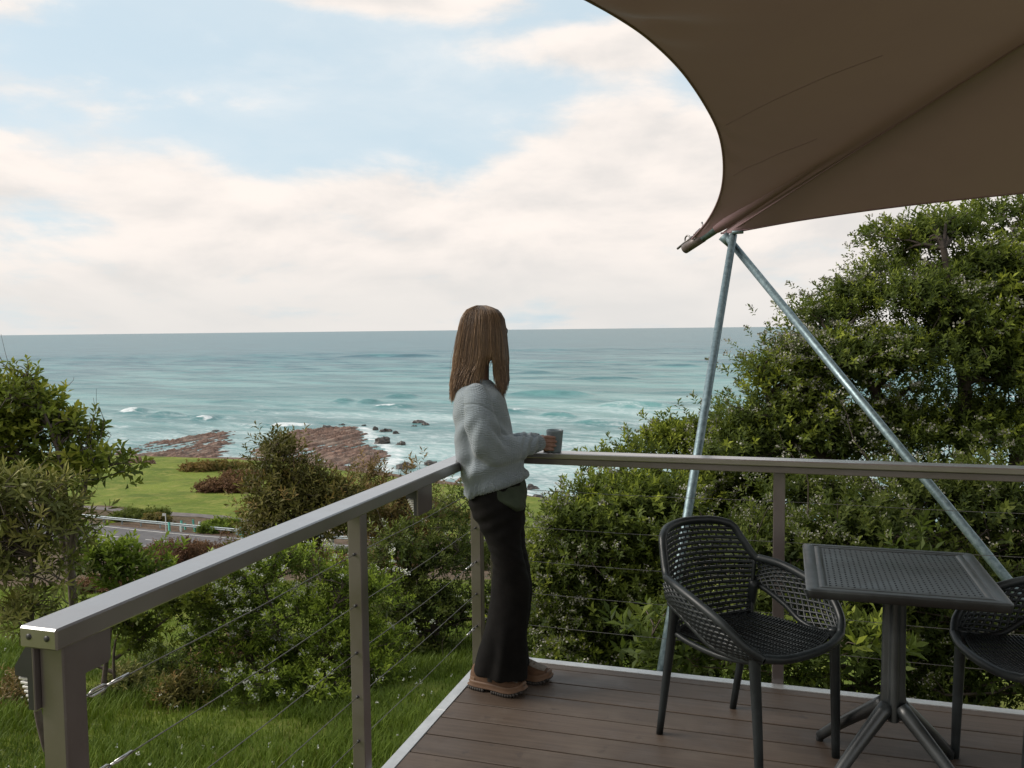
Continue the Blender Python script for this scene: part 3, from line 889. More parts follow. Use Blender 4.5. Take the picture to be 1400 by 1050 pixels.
# ================================================================== VEGETATION
BARK = pmat('bark', (0.060, 0.045, 0.035), (0.11, 0.085, 0.066), 9, 0.9, bump=0.6, bscale=30)
BARKD = pmat('dark_bark', (0.035, 0.026, 0.021), (0.07, 0.052, 0.042), 9, 0.9, bump=0.6, bscale=30)
LM = {
    'big': leaf_mat('big_leaf', [(0.0, (0.056, 0.074, 0.015)), (0.45, (0.111, 0.146, 0.023)), (0.8, (0.205, 0.235, 0.030)), (1.0, (0.323, 0.326, 0.048))]),
    'grey': leaf_mat('grey_leaf', [(0.0, (0.069, 0.080, 0.024)), (0.5, (0.138, 0.146, 0.043)), (0.85, (0.225, 0.216, 0.060)), (1.0, (0.344, 0.310, 0.101))], 0.2),
    'olive': leaf_mat('olive_leaf', [(0.0, (0.059, 0.056, 0.017)), (0.5, (0.118, 0.106, 0.029)), (0.85, (0.194, 0.164, 0.043)), (1.0, (0.252, 0.156, 0.054))], 0.2),
    'lime': leaf_mat('lime_leaf', [(0.0, (0.052, 0.081, 0.014)), (0.5, (0.113, 0.161, 0.023)), (0.8, (0.208, 0.290, 0.035)), (1.0, (0.347, 0.436, 0.056))]),
    'tea': leaf_mat('tea_tree_leaf', [(0.0, (0.039, 0.058, 0.016)), (0.45, (0.081, 0.110, 0.024)), (0.8, (0.165, 0.203, 0.032)), (1.0, (0.305, 0.349, 0.043))]),
    'dark': leaf_mat('dark_leaf', [(0.0, (0.032, 0.047, 0.014)), (0.5, (0.060, 0.083, 0.020)), (1.0, (0.134, 0.158, 0.034))]),
    'rust': leaf_mat('rust_leaf', [(0.0, (0.069, 0.034, 0.020)), (0.5, (0.140, 0.068, 0.039)), (1.0, (0.224, 0.124, 0.062))], 0.1),
    'dry': leaf_mat('dry_leaf', [(0.0, (0.087, 0.064, 0.021)), (0.5, (0.175, 0.119, 0.041)), (1.0, (0.277, 0.176, 0.070))], 0.15),
}
PETAL = leaf_mat('petal', [(0.0, (0.42, 0.42, 0.36)), (1.0, (0.70, 0.70, 0.64))], 0.15)
FADED = leaf_mat('faded_petal', [(0.0, (0.17, 0.16, 0.13)), (1.0, (0.36, 0.35, 0.30))], 0.1)

def unit(v): return v / (np.linalg.norm(v, axis=-1, keepdims=True) + 1e-9)

def leaves(base, dirs, up, L, W, tone, fold=0.25, droop=0.12):
    """one folded quad per leaf: base, edge, tip, edge"""
    side = unit(np.cross(dirs, up)); nrm = np.cross(side, dirs)
    L = np.asarray(L)[:, None]; W = np.asarray(W)[:, None]
    mid = base + dirs * L * 0.55
    a = mid + side * W * 0.5 + nrm * W * fold
    c = mid - side * W * 0.5 + nrm * W * fold
    tip = base + dirs * L - nrm * L * droop
    V = np.stack([base, a, tip, c], 1).reshape(-1, 3)
    F = np.arange(len(base) * 4).reshape(-1, 4)
    return V, F, np.repeat(tone, 4)

def clump_points(blobs, ncl, rng, shell=0.55):
    """clump centres spread on and in the crown's lobes"""
    B = np.array(blobs, float)
    wgt = B[:, 3] * B[:, 4] + B[:, 3] * B[:, 5] + B[:, 4] * B[:, 5]
    k = rng.choice(len(B), ncl, p=wgt / wgt.sum())
    dd = unit(rng.normal(size=(ncl, 3)))
    dd[:, 2] = np.where(dd[:, 2] < -0.5, -dd[:, 2] * 0.6, dd[:, 2])
    rr = shell + (1.12 - shell) * rng.random(ncl) ** 0.7
    off = dd * rr[:, None]
    return B[k, :3] + off * B[k, 3:6], unit(off / B[k, 3:6] * B[k, 3:6].mean(1)[:, None] + 1e-6), rr, k

def foliage(blobs, ncl, per, k, L, W, spread, rng, upb=0.5, tone0=0.42, tip_tone=0.35, ang=(0.5, 1.25), stem=0.08, fold=0.25, shell=0.5, flat=0.8):
    """clumps > sprigs > leaves; returns mesh arrays, clump centres and sprig tips"""
    Cc, On, rr, kk = clump_points(blobs, ncl, rng, shell)
    ct = rng.normal(0, 0.16, ncl)
    n = ncl * per
    ci = np.repeat(np.arange(ncl), per)
    csp = spread * (0.6 + 0.8 * rng.random(ncl))
    off = rng.normal(size=(n, 3)) * csp[ci][:, None] * np.array([1, 1, flat])
    P = Cc[ci] + off
    ax = unit(On[ci] * 0.55 + unit(off) * 0.55 + np.array([0, 0, upb]) + rng.normal(size=(n, 3)) * 0.35)
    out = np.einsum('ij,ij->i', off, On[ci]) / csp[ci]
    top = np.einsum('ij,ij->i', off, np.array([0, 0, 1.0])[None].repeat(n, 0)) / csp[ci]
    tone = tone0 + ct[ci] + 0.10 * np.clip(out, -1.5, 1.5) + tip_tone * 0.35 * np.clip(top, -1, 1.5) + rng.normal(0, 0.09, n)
    # leaves round each sprig
    m = n * k
    si = np.repeat(np.arange(n), k); kq = np.tile(np.arange(k), n)
    ref = unit(np.cross(ax, rng.normal(size=(n, 3))))
    bi = np.cross(ax, ref)
    th = kq * 2.399 + rng.random(n)[si] * 6.28
    fr = kq / max(1, k - 1)
    an = ang[1] + (ang[0] - ang[1]) * fr + rng.normal(0, 0.14, m)
    rad = np.cos(th)[:, None] * ref[si] + np.sin(th)[:, None] * bi[si]
    dl = unit(ax[si] * np.cos(an)[:, None] + rad * np.sin(an)[:, None])
    base = P[si] + ax[si] * (stem * fr)[:, None]
    csz = (0.72 + 0.6 * rng.random(ncl))[ci][si]
    LL_ = csz * L * (0.65 + 0.6 * rng.random(m)); WW_ = csz * W * (0.7 + 0.5 * rng.random(m))
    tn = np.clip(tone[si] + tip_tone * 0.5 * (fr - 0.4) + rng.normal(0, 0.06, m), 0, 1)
    V, F, T = leaves(base, dl, ax[si] + 1e-3, LL_, WW_, tn, fold)
    return V, F, T, Cc, P + ax * stem, ax, np.clip(out, -2, 2) + 0.7 * np.clip(top, -2, 2) + 2.2 * (rr[ci] - 0.8)

def branch_path(a, c, rng, n=6, sag=0.085):
    a = np.asarray(a, float); c = np.asarray(c, float)
    d_ = np.linalg.norm(c - a)
    m1 = a + (c - a) * 0.35 + rng.normal(size=3) * d_ * sag + np.array([0, 0, 0.06 * d_])
    m2 = a + (c - a) * 0.7 + rng.normal(size=3) * d_ * sag * 0.8
    return catmull([a, m1, m2, c], n)

def plant(name, label, cat, base, blobs, leafm, ncl, per, k, L, W, spread, seed, group=None, trunk=None, tr=0.06, barkm=None, nlimb=22, flowers=None, twigs=60,
          leaf_name='crown', bare=0, **kw):
    """trunk and limbs in one mesh, leaves in another, blossoms in a third"""
    rng = np.random.default_rng(seed)
    base = np.asarray(base, float)
    root = thing(name, label, cat, tuple(base), 0, group)
    blobs = [(*q_[:3], *[max(r_ - 0.85 * spread, 0.4 * r_) for r_ in q_[3:6]]) for q_ in blobs]
    V, F, T, Cc, tips, ax, ow = foliage(blobs, ncl, per, k, L, W, spread, rng, **kw)
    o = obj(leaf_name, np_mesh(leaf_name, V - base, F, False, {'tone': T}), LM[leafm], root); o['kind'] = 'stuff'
    cen = np.array(blobs)[:, :3].mean(0)
    if trunk is None:
        trunk = [[base - (0, 0, 0.15), base + (cen - base) * 0.4 + rng.normal(size=3) * 0.1, cen]]
    mb = MB()
    nodes = []; nr = []
    for tk in trunk:
        tp = catmull(np.asarray(tk, float), 14)
        rad = np.linspace(tr, tr * 0.28, 14)
        mb.tube(tp - base, rad, 8, caps=False)
        nodes.append(tp[3:]); nr.append(rad[3:])
    nodes = np.concatenate(nodes); nr = np.concatenate(nr)
    sel = rng.permutation(len(Cc))[:nlimb]
    lp = []
    for i in sel:
        dd = np.linalg.norm(nodes - Cc[i], axis=1) + 0.8 * np.maximum(0, nodes[:, 2] - Cc[i][2] + 0.1)
        j = int(np.argmin(dd))
        pth = branch_path(nodes[j], Cc[i], rng, 8)
        mb.tube(pth - base, np.linspace(min(nr[j] * 0.6, 0.035), 0.006, 8), 5, caps=False); lp.append(pth[2:])
    lp = np.concatenate(lp) if lp else nodes
    for i in rng.permutation(len(tips))[:twigs]:
        dd = np.linalg.norm(lp - tips[i], axis=1); j = int(np.argmin(dd))
        if dd[j] > 1.6: continue
        mb.tube(branch_path(lp[j], tips[i], rng, 5) - base, np.linspace(0.007, 0.0025, 5), 4, caps=False)
    for i in rng.permutation(len(tips))[:bare]:
        pt = branch_path(tips[i] - ax[i] * 0.2, tips[i] + (ax[i] + np.array([0, 0, 0.8])) * 0.22 * (0.5 + rng.random()), rng, 5)
        mb.tube(pt - base, np.linspace(0.006, 0.002, 5), 4, caps=False)
    mb.build('trunk', barkm or BARK, root, True)
    if flowers:
        nh, per_f, size, fm, rad_f = flowers
        sel = rng.permutation(len(tips))
        # blossom heads come in drifts
        dr_ = fbm(tips[sel, 0] * 1.3 + seed, tips[sel, 2] * 1.3 + tips[sel, 1], 2)
        sel = sel[np.argsort(-dr_ - 0.30 * ow[sel] + rng.normal(0, 0.2, len(sel)))][:nh]
        n = len(sel) * per_f; si = np.repeat(sel, per_f)
        P = tips[si] + ax[si] * 0.02 + rng.normal(size=(n, 3)) * rad_f * np.array([1, 1, 0.55])
        dd = unit(rng.normal(size=(n, 3)) + ax[si]); 
        up = unit(rng.normal(size=(n, 3)))
        V, F, T = leaves(P, dd, up, size * (0.7 + 0.6 * rng.random(n)), size * (0.7 + 0.6 * rng.random(n)), rng.random(n), 0.1)
        o = obj('blossoms', np_mesh('blossoms', V - base, F, False, {'tone': T}), fm, root); o['kind'] = 'stuff'
    return root

def lobes(s, items):
    """items: picture column, row, radius in columns, radius in rows, extra depth -> lobes at distance s + extra"""
    out = []
    for it in items:
        px, py, rx, ry = it[:4]; ex = it[4] if len(it) > 4 else 0.0
        sd_ = s + ex; p = at(px, py, sd_); k = sd_ / FPX
        rb = it[5] if len(it) > 5 else 0.5 * (rx + ry) * k
        out.append((p[0], p[1], p[2], rx * k, max(rb, 0.12), ry * k))
    return out
def foot(px, s):
    w = WS(s, lat(px, s)); return np.array([w[0], w[1], float(gz(w[0], w[1]))])

# --- left: broad leaved tree close by, a grey leaved one under it, and a young one beside them
TG = 'trees and bushes on the slope below the deck'
s = 9.6
B = lobes(s, [(30, 560, 40, 45), (62, 575, 34, 36, .3), (40, 522, 20, 20), (10, 600, 45, 50), (85, 600, 44, 36, .4), (125, 632, 48, 34, .2), (155, 640, 30, 22), (70, 650, 55, 40, .6), (20, 655, 50, 45), (130, 600, 18, 14, .3), (-30, 600, 50, 70, .4), (-20, 560, 30, 30)])
t0 = foot(95, s)
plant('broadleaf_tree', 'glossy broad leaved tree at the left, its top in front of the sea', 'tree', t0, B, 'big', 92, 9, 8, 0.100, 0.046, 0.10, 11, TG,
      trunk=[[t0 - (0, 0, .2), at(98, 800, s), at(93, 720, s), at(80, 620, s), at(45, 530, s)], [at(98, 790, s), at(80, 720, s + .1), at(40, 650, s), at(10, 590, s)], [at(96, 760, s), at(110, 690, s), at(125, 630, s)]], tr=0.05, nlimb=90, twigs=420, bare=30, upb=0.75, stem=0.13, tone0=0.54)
s = 8.6
B = lobes(s, [(20, 690, 60, 50), (70, 720, 45, 45, .3), (15, 770, 55, 50), (75, 790, 45, 40), (30, 850, 50, 38), (-35, 740, 50, 70), (115, 755, 40, 26, .3)])
t0 = foot(50, s)
plant('grey_leaved_bush', 'grey green long leaved bush filling the left edge beneath the broad leaved tree', 'bush', t0, B, 'grey', 58, 11, 9, 0.125, 0.029, 0.115, 12, TG, tr=0.05, nlimb=58, twigs=300, upb=0.35, stem=0.10, tone0=0.56, fold=0.12)
s = 10.6
B = lobes(s, [(150, 765, 34, 22), (188, 766, 34, 22, .2), (125, 772, 34, 24), (180, 788, 40, 20), (105, 742, 26, 22, .3), (165, 805, 30, 16), (235, 790, 22, 14)])
t0 = foot(120, s)
plant('young_broadleaf_tree', 'young yellowish green tree whose leafy arm reaches right towards the handrail', 'tree', t0, B, 'lime', 34, 9, 8, 0.095, 0.040, 0.115, 13, TG, tr=0.04, nlimb=26, twigs=60, upb=0.6, stem=0.10, tone0=0.45)
s = 11.2
B = lobes(s, [(262, 815, 34, 22), (225, 835, 28, 18), (285, 830, 22, 15), (170, 850, 34, 20), (200, 870, 28, 14)])
t0 = foot(160, s)
plant('sapling', 'slender sapling with bare lower twigs under the near handrail', 'tree', t0, B, 'big', 36, 12, 8, 0.080, 0.036, 0.10, 14, TG, tr=0.026, nlimb=24, twigs=40, bare=10, upb=0.5, stem=0.09, tone0=0.42,
      trunk=[[t0 - (0, 0, .2), at(157, 930, s), at(160, 870, s), at(190, 850, s)], [at(158, 900, s), at(210, 860, s), at(270, 815, s)], [at(157, 920, s), at(120, 905, s), at(90, 890, s)]])
# --- middle: tall olive bush, flowering bush, dark shrubs, leaning trunk
s = 21
B = lobes(s, [(376, 622, 24, 34), (374, 655, 32, 34), (415, 662, 32, 30, .4), (458, 682, 34, 26, .4), (400, 690, 50, 40), (450, 705, 44, 36, .3), (496, 700, 24, 18, .6), (365, 720, 26, 34), (395, 760, 48, 34)])
t0 = foot(415, s)
plant('olive_bush', 'tall olive bush standing in front of the lawn and rocks', 'bush', t0, B, 'olive', 150, 20, 7, 0.14, 0.042, 0.22, 15, TG, tr=0.09, nlimb=60, twigs=200, bare=60, upb=0.7, stem=0.2, tone0=0.42)
s = 23
B = lobes(s, [(520, 690, 40, 28), (560, 680, 34, 24, .4), (590, 700, 30, 22), (540, 730, 44, 28), (600, 735, 30, 26), (505, 655, 20, 18), (570, 650, 12, 16)])
plant('rusty_scrub', 'rust brown dry scrub showing between the mid post and the woman', 'bush', foot(550, s), B, 'dry', 90, 18, 7, 0.14, 0.034, 0.22, 16, TG, tr=0.06, nlimb=40, twigs=160, bare=70, upb=0.7, stem=0.2, tone0=0.45)
s = 11.5
B = lobes(s, [(400, 775, 55, 26), (345, 800, 52, 34), (440, 790, 45, 30, .3), (310, 840, 45, 42), (370, 850, 60, 48), (430, 850, 50, 50, .2), (290, 880, 38, 34), (350, 905, 58, 40), (420, 915, 55, 40), (480, 800, 36, 34, .4), (480, 870, 40, 52, .3), (512, 820, 36, 44, .4), (515, 895, 38, 46, .3), (265, 850, 30, 28), (300, 925, 50, 40, -.4), (365, 945, 60, 40, -.6), (435, 950, 60, 40, -.6), (495, 935, 44, 40, -.3), (320, 800, 40, 34), (370, 765, 44, 24)])
t0 = foot(375, s)
plant('flowering_bush', 'lime green bush dotted with white flower heads behind the mid post', 'bush', t0, B, 'lime', 240, 15, 8, 0.070, 0.024, 0.125, 17, TG, tr=0.045, nlimb=100, twigs=420, upb=0.8, stem=0.10, tone0=0.50, tip_tone=0.8, flowers=(420, 16, 0.024, PETAL, 0.026),
      trunk=[[t0 - (0, 0, .2), at(385, 920, s), at(380, 860, s), at(360, 800, s)], [t0 - (0.1, 0, .2), at(360, 925, s), at(320, 870, s), at(300, 840, s)], [t0 + (0.15, 0, -.2), at(430, 930, s), at(445, 860, s), at(470, 800, s)]])
s = 13.5
B = lobes(s, [(560, 745, 45, 26), (610, 720, 34, 34, .4), (600, 770, 44, 32), (535, 790, 44, 34), (580, 830, 50, 38), (640, 760, 30, 40), (625, 830, 36, 44), (530, 860, 40, 40), (575, 900, 44, 36), (625, 690, 26, 22, .5), (660, 850, 30, 50), (600, 680, 24, 14, 1.), (545, 935, 44, 36, -.4), (600, 945, 44, 30, -.4), (650, 920, 30, 40)])
t0 = foot(600, s)
plant('dark_bush', 'dark green bush with a leaning dark trunk beside the corner post', 'bush', t0, B, 'dark', 160, 15, 8, 0.080, 0.028, 0.13, 18, TG, tr=0.10, barkm=BARKD, nlimb=90, twigs=420, bare=40, upb=0.6, stem=0.10, tone0=0.50, flowers=(60, 12, 0.016, PETAL, 0.022),
      trunk=[[t0 - (0, 0, .3), at(607, 925, s), at(598, 880, s), at(588, 845, s), at(560, 800, s)]])
# --- right: the hedge beyond the far railing and the big tree by the deck
s = 8.4
B = lobes(s, [(782, 715, 28, 26), (822, 690, 36, 34, .3), (752, 765, 30, 40), (800, 740, 50, 50), (860, 720, 50, 60), (760, 800, 44, 50), (830, 820, 56, 56), (890, 800, 50, 60), (770, 870, 50, 44), (850, 890, 60, 44), (730, 860, 26, 50, .3), (900, 690, 40, 44)])
t0 = foot(810, s)
plant('tea_tree', 'leafy evergreen with faded flower heads between the woman and the left chair', 'tree', t0, B, 'tea', 190, 34, 9, 0.060, 0.0225, 0.135, 21, TG, flat=0.5, tr=0.07, barkm=BARKD, nlimb=110, twigs=300, upb=0.75, stem=0.085, tone0=0.42, tip_tone=0.55, flowers=(560, 14, 0.021, FADED, 0.024))
s = 9.6
B = lobes(s, [(880, 625, 40, 34), (930, 615, 44, 34, .3), (970, 640, 46, 44), (860, 668, 40, 30, .4), (930, 690, 60, 44), (815, 640, 14, 20, .4), (1000, 700, 60, 50), (925, 594, 32, 20, .4), (1020, 620, 60, 50, .3), (1070, 660, 60, 60, .3), (985, 600, 40, 34, .5)])
t0 = foot(930, s)
plant('tea_tree', 'bright leaved evergreen rising behind the steel pole and far handrail', 'tree', t0, B, 'tea', 150, 34, 9, 0.064, 0.024, 0.135, 22, TG, flat=0.5, tr=0.07, barkm=BARKD, nlimb=70, twigs=200, upb=0.85, stem=0.09, tone0=0.50, tip_tone=0.6, flowers=(220, 14, 0.022, FADED, 0.024))
s = 9.0
B = lobes(s, [(1035, 475, 30, 28, .6), (1075, 520, 60, 60), (1040, 570, 50, 50), (1130, 440, 44, 36, .3), (1180, 420, 55, 50, .4), (1130, 500, 70, 60), (1230, 360, 50, 50, .5), (1215, 320, 26, 26, .6), (1290, 330, 60, 50, .5), (1340, 300, 50, 36, .8), (1390, 300, 50, 36, .8), (1270, 420, 80, 70), (1200, 500, 80, 70), (1350, 400, 80, 80, .3), (1300, 500, 90, 80), (1110, 590, 80, 60), (1210, 600, 80, 60), (1320, 600, 90, 70), (1400, 500, 80, 90), (1010, 620, 40, 40), (1420, 380, 80, 80, .3), (1050, 605, 60, 44), (1100, 555, 60, 44), (1010, 585, 30, 26, .3), (1480, 420, 90, 120)])
t0 = foot(1260, s)
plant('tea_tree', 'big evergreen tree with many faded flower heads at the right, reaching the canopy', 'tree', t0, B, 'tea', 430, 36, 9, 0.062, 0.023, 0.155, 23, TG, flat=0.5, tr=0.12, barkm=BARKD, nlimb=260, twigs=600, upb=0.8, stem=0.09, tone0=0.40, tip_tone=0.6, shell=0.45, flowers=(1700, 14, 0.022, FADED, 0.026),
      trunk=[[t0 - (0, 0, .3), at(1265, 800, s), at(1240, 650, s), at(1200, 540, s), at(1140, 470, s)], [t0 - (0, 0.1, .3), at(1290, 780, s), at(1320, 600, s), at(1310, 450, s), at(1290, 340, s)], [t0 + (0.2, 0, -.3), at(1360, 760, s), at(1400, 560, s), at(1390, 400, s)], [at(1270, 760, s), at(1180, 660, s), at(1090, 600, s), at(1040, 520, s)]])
s = 7.2
B = lobes(s, [(950, 760, 60, 40, .5), (1020, 750, 60, 45, .4), (1110, 690, 70, 45, .6), (1090, 760, 80, 50), (1180, 740, 80, 60), (1270, 700, 80, 60, .3), (1360, 700, 80, 60, .3), (1270, 790, 90, 60), (1370, 800, 80, 70), (1000, 840, 70, 50), (1110, 850, 80, 56), (1220, 870, 80, 56), (1340, 890, 80, 56), (1420, 930, 80, 50), (1300, 960, 80, 40), (1180, 935, 70, 40), (1080, 945, 70, 34), (980, 925, 60, 36), (1500, 880, 70, 60), (930, 880, 44, 40), (1450, 780, 70, 90)])
t0 = foot(1160, s)
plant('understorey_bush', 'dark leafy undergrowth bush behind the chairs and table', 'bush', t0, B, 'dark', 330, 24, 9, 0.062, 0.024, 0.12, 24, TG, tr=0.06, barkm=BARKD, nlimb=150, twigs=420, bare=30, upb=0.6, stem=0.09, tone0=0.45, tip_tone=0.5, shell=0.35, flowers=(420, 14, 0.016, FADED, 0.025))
s = 5.9
B = lobes(s, [(930, 905, 36, 26), (1075, 900, 50, 30), (1160, 890, 44, 30), (890, 870, 20, 26), (1230, 760, 20, 16, .4)])
plant('fern_bush', 'low bush of broad bright leaves at the foot of the far railing', 'bush', foot(1050, s), B, 'tea', 26, 12, 7, 0.095, 0.030, 0.10, 25, TG, tr=0.02, nlimb=20, twigs=40, upb=0.8, stem=0.09, tone0=0.30)

# --- ground plants near the deck
rg = np.random.default_rng(40)
for px, s, w_, h_, m_, lab in ((160, 11.2, .24, .16, 'grey', 'small silvery shrub on the grass right of the near post'), (300, 12.4, .5, .34, 'rust', 'brownish low shrub at the foot of the flowering bush'), (215, 12.5, .45, .28, 'dark', 'low dark green shrub on the grass slope below the near handrail'),
                               (30, 10.6, .5, .3, 'dry', 'dry brown grass tussock left of the near end post'), (235, 10.5, .3, .22, 'olive', 'small olive tussock between the lower cables')):
    f = foot(px, s)
    plant('low_shrub', lab, 'shrub', f, [(f[0], f[1], f[2] + h_ * .5, w_, w_, h_)], m_, 30, 14, 7, 0.07, 0.018, 0.10, int(px), 'low shrubs on the slope', tr=0.012, nlimb=16, twigs=20, upb=0.9, stem=0.07)
    
# --- planting by the road and on the lawn
def on_ground(px, py):
    """distance at which the sight line through a picture point meets the ground"""
    dd = ray(px, py); t = np.geomspace(6, 200, 4000)
    Pp = C + dd * t[:, None]
    hit = np.nonzero(Pp[:, 2] < gz(Pp[:, 0], Pp[:, 1]))[0]
    k = hit[0] if len(hit) else len(t) - 1
    return float((Pp[k] - C) @ F2)
def far_bush(name, label, px, base, wpx, hpx, leafm, seed, group, dens=1.0, tone0=0.45, depth=None, s=None):
    s = s or on_ground(px, base)
    k = s / FPX; f = foot(px, s)
    rx, rz = wpx * k / 2, hpx * k
    dp = depth or min(rx * 0.8, 2.2)
    nb = max(1, int(wpx / 18)); rg2 = np.random.default_rng(seed)
    bl = []
    for i in range(nb):
        u_ = (i + .5) / nb * 2 - 1 if nb > 1 else 0
        p = f + R2 * rx * u_ * 0.85 + F2 * (dp * 0.8 + rg2.normal() * dp * 0.15)
        hh_ = rz * (0.70 + 0.25 * rg2.random()) * (1 - 0.35 * u_ * u_)
        bl.append((p[0], p[1], float(gz(p[0], p[1])) + hh_ * 0.35, rx / nb * 1.3, dp, hh_ * 0.6))
    ncl = int(34 * max(1, nb * 0.9) * dens)
    return plant(name, label, 'bush', f, bl, leafm, ncl, 20, 6, 0.22 * s / 95, 0.10 * s / 95, 0.22 * s / 95, seed, group, tr=0.05, nlimb=10, twigs=0, upb=0.7, stem=0.15, tone0=tone0, shell=0.55)
RG = 'bushes along the road and lawn'
far_bush('round_bush', 'round green bush behind the guard rail among the tree guards', 292, 729, 52, 20, 'lime', 51, RG, 1.8, .35)
far_bush('hedge', 'dark green hedge behind the guard rail left of the sign post', 178, 713, 64, 17, 'dark', 52, RG, 1.5, .6)
far_bush('roadside_bush', 'small olive bush just left of the white sign post', 206, 715, 26, 11, 'olive', 53, RG, 1.5)
far_bush('rusty_bush', 'long rust red shrub bed in the middle of the lawn', 306, 674, 88, 22, 'rust', 54, RG, 1.7, .5)
far_bush('rusty_bush', 'smaller rust red shrub behind the long shrub bed on the lawn', 326, 657, 60, 12, 'rust', 55, RG, 1.5, .6)
far_bush('coastal_bush', 'green mound of low coastal bush at the lawn edge by the rocks', 300, 644, 84, 11, 'olive', 56, RG, 1.6, .55)
far_bush('coastal_bush', 'pale olive clump at the left end of the green mound', 262, 645, 36, 10, 'olive', 57, RG, 1.6, .85)
BG = 'brown scrub on the road bank'
i = 0
for px, base, wpx, hpx, lab in ((232, 790, 84, 64, 'leafless brown scrub below the guard rail, right of the young tree'), (285, 786, 84, 60, 'leafless brown scrub on the bank just above the left handrail'), (205, 776, 56, 40, 'thin brown scrub at the road edge behind the young tree'),
                                (258, 768, 70, 30, 'low brown scrub along the near road edge under the guard rail'), (120, 812, 60, 26, 'brown scrub on the bank seen through the broad leaved tree'), (325, 800, 70, 62, 'brown scrub on the bank below the left handrail'),
                                (430, 780, 80, 34, 'brown scrub on the bank seen behind the tall olive bush'), (520, 790, 90, 40, 'brown scrub on the bank behind the rusty scrub')):
    far_bush('bank_scrub', lab, px, base, wpx, hpx, 'rust', 61 + i, BG, 1.0, .45 + .02 * i); i += 1
SG = 'green scrub on the lower slope'
for px, s_, wpx, hpx, lm_, lab in ((500, 100, 80, 30, 'dark', 'dark scrub beyond the road behind the rusty scrub'), (590, 105, 70, 26, 'olive', 'olive scrub by the shore left of the woman'), (660, 98, 80, 34, 'olive', 'olive scrub behind the woman by the shore'),
                                   (760, 86, 90, 30, 'tea', 'bright scrub by the shore right of the woman'), (540, 42, 90, 44, 'olive', 'olive scrub on the slope behind the dark bush'), (640, 40, 80, 50, 'dark', 'dark scrub on the slope behind the corner post'), (470, 40, 70, 40, 'dark', 'dark scrub on the slope behind the mid post')):
    far_bush('coastal_scrub', lab, px, 0, wpx, hpx, lm_, 81 + i, SG, 1.2, .5, s=s_); i += 1

# --- guard rail, sign post, tree guards
gal2 = pmat('weathered_zinc', (0.22, 0.27, 0.28), (0.32, 0.36, 0.37), 3, 0.5, 0.4)
def gline(l, q=0.0): 
    w = WS(99.0 - 0.446 * (l + 50.9) + q / 0.913, l); return np.array([w[0], w[1], float(gz(w[0], w[1]))])
gr_ = thing('guard_rail', 'pale galvanised guard rail along the seaward side of the road', 'guard rail', tuple(gline(-52)))
prof = [(0.0, 0.42), (-0.05, 0.46), (-0.05, 0.52), (0.0, 0.565), (0.0, 0.605), (-0.05, 0.65), (-0.05, 0.71), (0.0, 0.75), (0.012, 0.75), (0.012, 0.42)]
ls = np.arange(-62, -12, 1.0); rows = []
for l in ls:
    g0 = gline(l); rows.append(np.array([gline(l, qq)[:2].tolist() + [g0[2] + zz] for qq, zz in prof]))
rpart('beam', np_mesh('beam', np.concatenate(rows), grid_faces(len(ls), len(prof), True), False), gal2, gr_)
for l in np.arange(-62, -12, 2.6):
    g0 = gline(l, 0.10); rpart('post', box_bm(g0[0] - .06, g0[0] + .06, g0[1] - .06, g0[1] + .06, g0[2] - .3, g0[2] + 0.72), gal2, gr_)
def point_at(px, py):
    sg = on_ground(px, py); return foot(px, sg)
wht = pmat('white_sign', (0.70, 0.70, 0.68), (0.6, 0.6, 0.58), 5, 0.5)
sp0 = point_at(221, 728)
sgn = thing('sign_post', 'slim white post with a small white sign beside the guard rail', 'sign', tuple(sp0))
k = 96 / FPX
rpart('post', box_bm(sp0[0] - .035, sp0[0] + .035, sp0[1] - .035, sp0[1] + .035, sp0[2] - .2, sp0[2] + 25 * k, .005), wht, sgn)
bmx = box_bm(-.32, .02, -.012, .012, 22 * k, 25.5 * k, .004, mat=Matrix.Rotation(-YAW, 4, 'Z')); o = obj('sign_board', bmx, wht, sgn); o.location = (-.04 * F2[0], -.04 * F2[1], 0)
teal = pmat('teal_sleeve', (0.10, 0.42, 0.34), (0.16, 0.50, 0.42), 4, 0.5); milk = pmat('milky_sleeve', (0.60, 0.66, 0.64), (0.5, 0.58, 0.56), 4, 0.5)
TGD = (('teal sleeve right by the foot of the white sign post', 226, 727, 'a', 1.0), ('teal tree guard left of a pale one, right of the sign post', 243, 722, 'a', .8), ('pale tree guard low behind the guard rail, next to teal ones', 242, 727, 'm', .6), ('short teal tree guard between two pale guards', 248, 724, 'a', .7),
       ('tall teal tree guard left of the round bush', 259, 722, 'a', .95), ('second teal guard touching the tall one left of the round bush', 261, 727, 'a', .7), ('pale tree guard just left of the round bush', 268, 722, 'm', .7), ('pale tree guard right of the round bush', 318, 731, 'm', .7),
       ('tall teal guard right of the round bush', 323, 732, 'a', 1.0), ('teal guard leaning beside the tall one, right of the round bush', 326, 735, 'a', .75), ('teal tree guard farthest along, above the handrail', 338, 737, 'a', .85), ('small teal tree guard nearest the olive bush', 342, 734, 'a', .8), ('pale sleeve among the last teal guards by the handrail', 346, 738, 'm', .7))
rg = np.random.default_rng(33)
